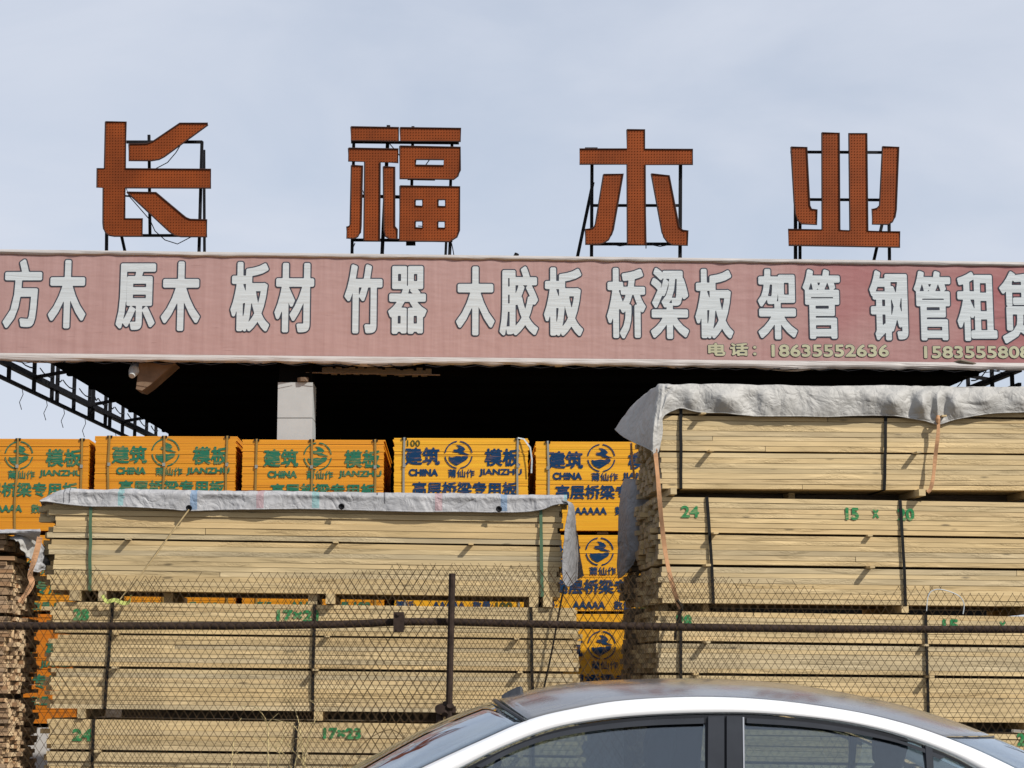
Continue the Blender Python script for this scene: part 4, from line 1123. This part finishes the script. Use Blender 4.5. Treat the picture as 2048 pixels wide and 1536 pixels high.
gc3 = [[LC.off(.25).at(78, 1080), LC.off(.4).at(86, 1078), LC.off(.6).at(92, 1084)], [LC.off(.18).at(71, 1105), LC.off(.35).at(84, 1106), LC.off(.6).at(103, 1104)], [LC.off(.15).at(65, 1125), LC.off(.3).at(82, 1130), LC.off(.6).at(107, 1125)], [LC.off(.12).at(60, 1140), LC.off(.3).at(78, 1143), LC.off(.55).at(105, 1132)]]
cloth(gc3, 26, 26, amp=.035, freq=6, seed=16, mats=[M_TARP], parent=tarpC)

# ties and ropes
def tie(name, label, cat, plane, pts, w_, mat, dy, rope=False):
    P = spline([plane.off(d if isinstance(dy, str) else dy).at(x, y) for x, y, *d_ in pts for d in [d_[0] if d_ else 0]], 28)
    o = thing(name, label, cat, P[-1]); b = MB()
    if rope: b.tube(P, w_, 5)
    else:
        sides = [Vector((math.cos(.5 * math.sin(i * .5)), .45 * math.sin(i * .5), 0)) for i in range(len(P))]
        b.ribbon(P, w_, sides, .0025)
    b.build('webbing' if not rope else 'cord', mat, o)
    return o
tie('tie_strap', 'orange webbing strap hanging down the left end of the right stack', 'strap', LUM_B, [(1311, 906), (1316, 960), (1322, 1030), (1330, 1100), (1340, 1150), (1354, 1200), (1362, 1217)], .034, M_ORANGE_TIE, -.13)
t2 = tie('tie_strap', 'orange webbing strap pulling the dusty tarp into a gather', 'strap', LUM_B, [(1877, 840), (1876, 870), (1871, 910), (1867, 950), (1862, 975), (1855, 985)], .03, M_ORANGE_TIE, -.075)
b = MB(); p = LUM_B.off(-.085).at(1876, 838); b.tube([p + Vector((0, 0, .03)), p, p - Vector((.004, 0, .03))], [.012, .02, .012], 8); b.build('knot', M_ORANGE_TIE, t2)
tie('tie_strap', 'frayed orange strap twisted down the brown lumber at the left edge', 'strap', LUM_C, [(80, 1074), (74, 1100), (66, 1128), (60, 1150), (64, 1165), (56, 1182), (47, 1195), (40, 1206)], .042, M_ORANGE_TIE, -.10)
tie('tie_strap', 'brown strap hanging beside the plywood at the right stack corner', 'strap', LUM_D, [(1262, 885), (1264, 920), (1268, 950), (1270, 985)], .02, M_ORANGE_TIE, .1)
r_ = tie('tie_rope', 'straw rope slanting down from the striped tarp eyelet to a lime rag', 'rope', LUM_A, [(378, 1019), (340, 1070), (300, 1125), (270, 1163), (252, 1184), (240, 1199)], .006, M_ROPE, -.10, rope=True)
b = MB(); b.ribbon(spline([LUM_A.off(-.1).at(x, y) for x, y in ((205, 1190), (214, 1203), (230, 1200), (245, 1206), (258, 1204), (262, 1190))], 24), .035, Vector((0, .6, 1)), .003); b.build('rag', M_LIME, r_)
tie('tie_rope', 'dark rope slanting from the tarp end down past the fence rail', 'rope', LUM_A, [(1128, 1172), (1115, 1240), (1102, 1310), (1088, 1375), (1080, 1420)], .008, M_STRAP_BLACK, -.09, rope=True)
b_ = tie('tie_rope', 'dark strap bunched under the second right lumber bundle', 'rope', LUM_B, [(1354, 1200), (1364, 1216), (1358, 1232), (1352, 1255), (1350, 1280)], .012, M_STRAP_BLACK, -.14, rope=True)

# ------------------------------------------------------------------ fence
fence = thing('wire_fence', 'rusty diamond wire fence with pipe rail in front of the lumber', 'fence', (FENCE.at(905, 1400).x, FENCE.at(905, 1400).y, 0))
TOPS = [(-200, 1130), (60, 1130), (110, 1135), (190, 1133), (235, 1150), (460, 1146), (520, 1141), (700, 1142), (790, 1128), (1000, 1126), (1110, 1132), (1180, 1150), (1300, 1140), (1440, 1150), (1520, 1158), (1590, 1158), (1660, 1182), (1720, 1184), (1780, 1174), (1810, 1162), (1870, 1164), (1890, 1174), (1980, 1184), (2250, 1190)]
def top_of(x):
    for (a, ya_), (b_, yb2) in zip(TOPS, TOPS[1:]):
        if a <= x <= b_: return ya_ + (yb2 - ya_) * (x - a) / (b_ - a)
    return 1150
def mesh_layer(x0, x1, pitch, slope, dy, phase, seed, rad=.0013):
    rnd = random.Random(seed); b = MB(); YB = 1640
    for fam in (1, -1):
        n = int((x1 - x0 + (YB - 1120) / slope) / pitch) + 2
        for i in range(-2, n):
            # x at the bottom
            xb = x0 + i * pitch + phase if fam == -1 else x0 - (YB - 1120) / slope + i * pitch + phase
            pts = []; y = YB; k = 0
            warp = rnd.uniform(-1.2, 1.2)
            while True:
                x = xb + fam * (YB - y) / slope * 1.0 + warp * math.sin(y * .02) + 2.6 * mnoise.noise(Vector((x0 + xb * .01, y * .012, seed)))
                if y <= top_of(x) + rnd.uniform(-3, 3): break
                if x0 <= x <= x1: pts.append(FENCE.off(dy + fam * .003 + rnd.uniform(-.001, .001)).at(x, y))
                y -= pitch * slope * .5; k += 1
                if k > 80: break
            if len(pts) > 2: b.tube(pts, rad, 4, cap=False)
    return b
lay = mesh_layer(-160, 2240, 17.0, 1.62, 0, 0, 1)
tag(lay.build('wire_mesh', M_WIRE, fence), kind='stuff')
lay = mesh_layer(560, 1490, 16.3, 1.66, .02, 6, 2)
tag(lay.build('wire_mesh', M_WIRE, fence), kind='stuff')
lay = mesh_layer(95, 330, 17.4, 1.56, .02, 5, 3, .0014)
tag(lay.build('wire_mesh', M_WIRE, fence), kind='stuff')
RB = FENCE.off(.035)
b = MB(); b.tube(spline([RB.at(x, y) for x, y in ((-200, 1252), (200, 1252), (520, 1251), (700, 1248), (797, 1244), (905, 1244), (1060, 1248), (1300, 1253), (1700, 1258), (2250, 1259))], 60), .0215, 12); b.build('rail', M_RUSTPIPE, fence, smooth=True)
RF = FENCE.off(-.035)
pt_, pb_ = RF.at(904.5, 1147), RF.at(898, 1419)
dirp = (pb_ - pt_); ext = pt_ + dirp * (pt_.z / -dirp.z)
b = MB(); b.tube([pt_, pb_, ext], .0185, 10); b.build('post', M_RUSTPIPE, fence, smooth=False)
for px in (-130, 2170):
    a = FENCE.off(-.03).at(px, 1150); b = MB(); b.tube([a, (a.x, a.y, 0)], .0185, 10); b.build('post', M_RUSTPIPE, fence)
p = RF.at(797, 1244)
b = MB(); b.tube([p + Vector((-.03, .07, 0)), p + Vector((.03, .07, 0))], .040, 12); b.box(p.x - .028, p.x + .028, p.y - .01, p.y + .05, p.z - .055, p.z + .055); b.tube([p + Vector((0, -.02, .045)), p + Vector((0, .06, .045))], .012, 6); b.tube([p + Vector((0, -.02, -.045)), p + Vector((0, .06, -.045))], .012, 6); b.build('rail_coupler', M_RUSTPIPE, fence)
p = RF.at(890, 1418)
b = MB(); b.tube([p + Vector((-.028, -.03, 0)), p + Vector((-.028, .05, 0))], .028, 12); b.tube([p + Vector((0, -.02, -.03)), p + Vector((0, .05, .03))], .018, 8); b.tube([p + Vector((.03, -.02, .02)), p + Vector((.03, .04, -.03))], .02, 8); b.box(p.x - .01, p.x + .06, p.y - .01, p.y + .03, p.z - .02, p.z + .015); b.build('post_clamp', M_RUSTPIPE, fence)
b = MB(); a = p + Vector((-.03, .02, -.03)); b.tube([a, (a.x - .01, a.y, 0)], .02, 10); b.build('post', M_RUSTPIPE, fence)
b = MB()
for pts in ([(1853, 1222), (1857, 1190), (1872, 1179), (1895, 1182), (1918, 1192), (1928, 1208), (1926, 1228)], ):
    b.tube(spline([FENCE.off(-.04).at(x, y) for x, y in pts], 24), .0028, 5)
b.build('loose_wire', M_LETTER, fence)
b = MB(); b.tube(spline([FENCE.off(-.03).at(x, y) for x, y in ((700, 1520), (735, 1480), (775, 1460), (800, 1468), (812, 1490))], 24), .0022, 5); b.build('loose_wire', M_WIRE, fence)

# ------------------------------------------------------------------ dry weeds behind the fence
wd = FENCE.off(.35)
weed = thing('dry_weed', 'dry straw-coloured weed stalks standing behind the fence', 'weed', (wd.at(580, 1500).x, wd.at(580, 1500).y, 0))
rw = random.Random(5)
for pts in ([(598, 1640), (606, 1540), (602, 1470), (590, 1420), (568, 1389)], [(538, 1640), (536, 1520), (535, 1452), (518, 1420), (500, 1412), (486, 1416)], [(620, 1640), (575, 1520), (540, 1490), (505, 1472)], [(600, 1640), (612, 1500), (630, 1440), (640, 1395)], [(560, 1640), (553, 1560), (562, 1490), (570, 1452)], [(570, 1640), (590, 1530), (600, 1480), (588, 1452), (560, 1442)], [(640, 1640), (620, 1550), (585, 1500), (560, 1480)], [(465, 1640), (462, 1560), (468, 1480), (480, 1440)]):
    P = spline([wd.off(rw.uniform(-.1, .1)).at(x, y) for x, y in pts], 20)
    b = MB(); b.tube(P, [.0046 - .0026 * i / 19 for i in range(20)], 5); st = b.build('stalk', M_STRAW, weed)
    b = MB()
    for k in range(7):
        q = P[rw.randrange(6, 20)]; d = Vector((rw.uniform(-.07, .07), rw.uniform(-.03, .03), rw.uniform(-.03, .06)))
        b.tube([q, q + d * .6, q + d], [.0016, .0012, .0008], 4)
    b.build('twigs', M_STRAW, st)

# ------------------------------------------------------------------ car
CARY = 7.0
car = thing('parked_car', 'white sedan with black glass roof parked before the fence', 'car', (.66, CARY + .9, 0))
def cpt(px, py, y): return Plane(y).at(px, py)
YW = CARY + .9                        # centre line
PAIRS = [((560, 1690), (430, 1668)), ((640, 1644), (520, 1625)), ((745, 1588), (605, 1583)), ((850, 1535), (690, 1541)), ((960, 1484), (860, 1452)), ((1060, 1441), (1000, 1397)), ((1150, 1419), (1120, 1369)), ((1250, 1403), (1250, 1359)), ((1400, 1396), (1400, 1357)), ((1550, 1403), (1560, 1366)), ((1700, 1424), (1720, 1392)), ((1800, 1447), (1850, 1425)), ((1880, 1473), (1965, 1467)), ((1960, 1505), (2070, 1516)), ((2060, 1553), (2170, 1570)), ((2160, 1600), (2250, 1610)), ((2250, 1640), (2310, 1636))]
yr = lambda k: CARY + .20
rail = spline([cpt(p[0], p[1], CARY + .21) for p, q in PAIRS], 97)
cen = spline([cpt(q[0], q[1], YW) for p, q in PAIRS], 97)
NT = 18
def roof_pt(i, t):
    """t 0..1 near rail to centre line, mirrored beyond"""
    tt = t if t <= 1 else 2 - t
    r_, c_ = rail[i], cen[i]
    k = 1 - (1 - tt) ** 2.2
    p = Vector((r_.x + (c_.x - r_.x) * k, r_.y + (c_.y - r_.y) * tt, r_.z + (c_.z - r_.z) * k))
    if t > 1: p.y = 2 * YW - p.y
    return p
def roof_patch(i0, i1, t0, t1, name, mat, lift=0.0, nt=2 * NT, thick=.01):
    b = MB(); vs = []
    for i in range(i0, i1 + 1):
        for k in range(nt + 1):
            p = roof_pt(i, t0 + (t1 - t0) * k / nt); vs.append(p + Vector((0, 0, lift)))
    m_ = nt + 1
    b.add(vs, [(a * m_ + k, a * m_ + k + 1, (a + 1) * m_ + k + 1, (a + 1) * m_ + k) for a in range(i1 - i0) for k in range(nt)])
    o = b.build(name, mat, car, smooth=True)
    md = o.modifiers.new('thickness', 'SOLIDIFY'); md.thickness = thick; md.offset = -1
    return o
I_WS, I_RW = 30, 72                    # windscreen top, rear window top
roof_patch(I_WS, I_RW, 0.0, 2.0, 'roof', M_ROOF)
roof_patch(6, I_WS - 1, 0.0, 2.0, 'windshield', M_WSGLASS, thick=.005)
roof_patch(I_RW, 92, 0.0, 2.0, 'rear_window', M_WSGLASS, thick=.005)
b = MB(); b.tube([roof_pt(I_WS, t * .1) + (roof_pt(I_WS - 1, t * .1) - roof_pt(I_WS, t * .1)) * .5 for t in range(21)], .007, 6); b.build('windshield_seal', M_TRIM, car)
b = MB(); b.tube([roof_pt(I_RW, t * .1) + (roof_pt(I_RW + 1, t * .1) - roof_pt(I_RW, t * .1)) * .5 for t in range(21)], .003, 6); b.build('rear_window_seal', M_TRIM, car)
# dark printed border inside the windshield
bd = roof_patch(14, I_WS - 1, .36, .50, 'glass_border', M_TRIM, lift=-.012, nt=4, thick=.002)
# antenna fin
p = roof_pt(I_WS + 1, .93)
b = MB()
xs_ = [(-.055, .0), (-.03, .016), (.0, .030), (.018, .036), (.026, .030), (.03, .0)]
vs = []
for x, z in xs_: vs += [(p.x + x + .02, p.y - .016, p.z - .012), (p.x + x + .02, p.y, p.z + z), (p.x + x + .02, p.y + .016, p.z - .012)]
b.add(vs, [(3 * i, 3 * i + 1, 3 * i + 4, 3 * i + 3) for i in range(5)] + [(3 * i + 1, 3 * i + 2, 3 * i + 5, 3 * i + 4) for i in range(5)] + [(0, 2, 1), (15, 16, 17)])
b.build('antenna_fin', M_BPIL, car)
# side rail (white) both sides
WL = [(590, 1690), (760, 1625), (850, 1574), (920, 1537), (1000, 1497), (1100, 1459), (1200, 1440), (1300, 1431), (1400, 1427), (1500, 1427), (1600, 1434), (1700, 1447), (1800, 1471), (1900, 1508), (1965, 1542), (2060, 1590), (2150, 1640)]
wl_ = spline([cpt(x, y, CARY + .15) for x, y in WL], 97)
def mir(v, s): return Vector((v.x, v.y if s == 0 else 2 * YW - v.y, v.z))
for s in (0, 1):
    b = MB(); vs = []
    for i in range(97):
        a, c_ = rail[i], wl_[i]
        vs += [mir(a + Vector((0, .02, -.004)), s), mir(a + Vector((0, -.002, .004)), s), mir(a * .5 + c_ * .5 + Vector((0, -.018, .008)), s), mir(c_ + Vector((0, -.004, .004)), s), mir(c_ + Vector((0, .03, -.002)), s)]
    b.add(vs, [(5 * i + k, 5 * i + k + 1, 5 * i + 6 + k, 5 * i + 5 + k) for i in range(96) for k in range(4)])
    b.build('roof_rail', M_CAR, car, smooth=True)
# side windows
def side_pt(px, py, out=0.0):
    y = CARY + .15
    for _ in range(3):
        p = cpt(px, py, y); y = CARY + .02 + max(0, (p.z - .93)) * .30
    return Vector((p.x, y - out, p.z))
def side_panel(loops, name, mat, out=0.0, depth=.012, sides=(0, 1)):
    vs, fs = fill_loops(loops)
    for s in sides:
        b = MB()
        b.add([mir(side_pt(x, y, out), s) for x, y in vs], fs)
        b.add([mir(side_pt(x, y, out - depth), s) for x, y in vs], [f[::-1] for f in fs])
        for lp in loops:
            k = len(lp)
            b.add([mir(side_pt(x, y, out), s) for x, y in lp] + [mir(side_pt(x, y, out - depth), s) for x, y in lp], [(i, (i + 1) % k, k + (i + 1) % k, k + i) for i in range(k)])
        yield b.build(name, mat, car)
def dens(pts, n): 
    q = spline([Vector((x, y, 0)) for x, y in pts], n); return [(v.x, v.y) for v in q]
trim_top = dens([(700, 1652), (830, 1590), (925, 1540), (1005, 1500), (1102, 1463), (1200, 1444), (1300, 1434), (1400, 1430), (1500, 1430), (1600, 1437), (1700, 1450), (1800, 1474), (1895, 1509), (1960, 1543), (2050, 1590), (2130, 1640)], 70)
gf = dens([(800, 1652), (900, 1575), (960, 1536), (1030, 1500), (1110, 1474), (1200, 1459), (1300, 1450), (1411, 1446)], 30)
front_glass = gf + [(1411, 1652)]
gr = dens([(1489, 1446), (1560, 1449), (1640, 1457), (1740, 1472), (1800, 1480), (1846, 1491)], 20)
rear_glass = gr + [(1856, 1560), (1860, 1652), (1486, 1652)]
gq = dens([(1866, 1503), (1900, 1517), (1940, 1537), (1990, 1570)], 12)
quarter = gq + [(2010, 1610), (1990, 1652), (1872, 1652), (1868, 1560)]
list(side_panel([trim_top + [(2130, 1660), (700, 1660)], front_glass[::-1], rear_glass[::-1], quarter[::-1]], 'window_frame', M_TRIM, .0, .03))
for nm, gl in (('front_window', front_glass), ('rear_door_window', rear_glass), ('quarter_window', quarter)):
    list(side_panel([gl], nm, M_GLASS, -.012, .004))
# satin frame strips between trim and glass, pillars
def strip(pts_out, pts_in, name, mat, out):
    list(side_panel([pts_out + pts_in[::-1]], name, mat, out, .008))
strip([(x, y) for x, y in dens([(952, 1532), (1030, 1492), (1110, 1466), (1200, 1450), (1300, 1440), (1408, 1436)], 24)], [(x, y) for x, y in dens([(962, 1536), (1034, 1500), (1112, 1475), (1200, 1460), (1300, 1451), (1408, 1447)], 24)], 'door_frame', M_BPIL, .006)
strip(dens([(1493, 1436), (1600, 1443), (1700, 1457), (1800, 1481), (1890, 1513)], 24), dens([(1493, 1446), (1600, 1453), (1700, 1466), (1800, 1487), (1880, 1519)], 24), 'door_frame', M_BPIL, .006)
list(side_panel([[(1416, 1433), (1448, 1432), (1448, 1654), (1414, 1654)]], 'pillar_cover', M_BPIL, .010, .01))
list(side_panel([[(1453, 1432), (1484, 1433), (1487, 1654), (1453, 1654)]], 'pillar_cover', M_BPIL, .010, .01))
list(side_panel([[(1484.5, 1434), (1487.5, 1434), (1490, 1654), (1487, 1654)]], 'chrome_edge', M_RIM, .013, .01))
list(side_panel([[(1850, 1490), (1864, 1497), (1870, 1654), (1860, 1654)]], 'window_divider', M_BPIL, .008, .01))
# interior
b = MB()
for sx in (1.02, 1.02):
    pass
def seat(px, yc, rear=False):
    x = cpt(px, 1500, yc).x
    s_ = MB()
    w_ = .24
    rings = []
    for z, dx, hw, hd in ((.45, 0, .22, .10), (.75, .06, .24, .10), (.98, .12, .23, .085), (1.10, .15, .17, .06), (1.13, .155, .07, .03), (1.15, .16, .12, .045), (1.22, .17, .145, .055), (1.29, .18, .13, .045), (1.32, .185, .08, .03)):
        rings.append([Vector((x + dx + hd * math.cos(t), yc + hw * math.sin(t), z)) for t in [2 * math.pi * k / 14 for k in range(14)]])
    vs = [v for r_ in rings for v in r_]; n = 14
    s_.add(vs, [(i * n + k, i * n + (k + 1) % n, (i + 1) * n + (k + 1) % n, (i + 1) * n + k) for i in range(len(rings) - 1) for k in range(n)] + [tuple(range(n))[::-1], tuple((len(rings) - 1) * n + k for k in range(n))])
    s_.build('seat', M_INNER, car, smooth=True)
seat(1230, YW - .38); seat(1230, YW + .38)
for yy in (YW - .4, YW + .4): seat(1690, yy)
b = MB(); b.box(-.9, 2.3, CARY + .1, 2 * YW - CARY - .1, .25, .40); b.build('cabin_floor', M_INNER, car)
b = MB(); b.box(-.62, -.25, CARY + .15, 2 * YW - CARY - .15, .75, .98); b.build('dashboard', M_INNER, car)
p = Vector((-.12, YW - .38, 1.0))
b = MB(); b.tube([p + Vector((.07 * math.cos(t), .18 * math.sin(t), .17 * math.cos(t))) for t in [k * math.pi / 10 for k in range(21)]], .014, 6, cap=False); b.build('steering_wheel', M_INNER, car)
# lower body as one shell
SECT = []
def sec(x, zt, hw, zb=.22, zbelt=None): SECT.append((x, zt, hw, zb))
sec(-1.72, .62, .60, .30); sec(-1.66, .72, .72, .24); sec(-1.45, .80, .80); sec(-1.0, .87, .86); sec(-.65, .925, .885); sec(0, .93, .895); sec(.8, .935, .90); sec(1.6, .94, .895); sec(2.2, .945, .88); sec(2.5, .96, .84); sec(2.75, .93, .78, .26); sec(2.84, .80, .70, .32)
b = MB(); vs = []; n = 12
for x, zt, hw, zb in SECT:
    prof = [(-hw * .96, zb), (-hw, zb + .12), (-hw - .012, .55), (-hw * .99, zt - .08), (-hw * .93, zt - .012), (-hw * .5, zt + .015), (hw * .5, zt + .015), (hw * .93, zt - .012), (hw * .99, zt - .08), (hw + .012, .55), (hw, zb + .12), (hw * .96, zb)]
    vs += [(x, YW + y, z) for y, z in prof]
b.add(vs, [(i * n + k, i * n + (k + 1) % n, (i + 1) * n + (k + 1) % n, (i + 1) * n + k) for i in range(len(SECT) - 1) for k in range(n)] + [tuple(range(n))[::-1], tuple((len(SECT) - 1) * n + k for k in range(n))])
body = b.build('body', M_CAR, car, smooth=True)
for x in (-.92, 1.80):
    for s in (-1, 1):
        yo = YW + s * .80
        b = MB(); b.tube([(x, yo - .11, .32), (x, yo - .09, .32), (x, yo + .09, .32), (x, yo + .11, .32)], [.27, .32, .32, .27], 28); wh = b.build('wheel', M_TYRE, car)
        b = MB(); b.tube([(x, yo + s * .105, .32), (x, yo + s * .118, .32)], [.22, .19], 20); b.build('rim', M_RIM, wh)
for s in (-1, 1):
    b = MB(); b.box(-1.70, -1.52, YW + s * .66 - .12, YW + s * .66 + .12, .62, .73); b.build('headlight', M_RIM, car)
    b = MB(); b.box(2.70, 2.83, YW + s * .62 - .14, YW + s * .62 + .14, .74, .86); b.build('tail_light', M_LAMP, car)
    b = MB(); b.tube([(-.30, YW + s * .90, .98), (-.28, YW + s * .99, 1.01), (-.27, YW + s * 1.06, 1.02)], [.03, .07, .05], 10); b.build('door_mirror', M_CAR, car)
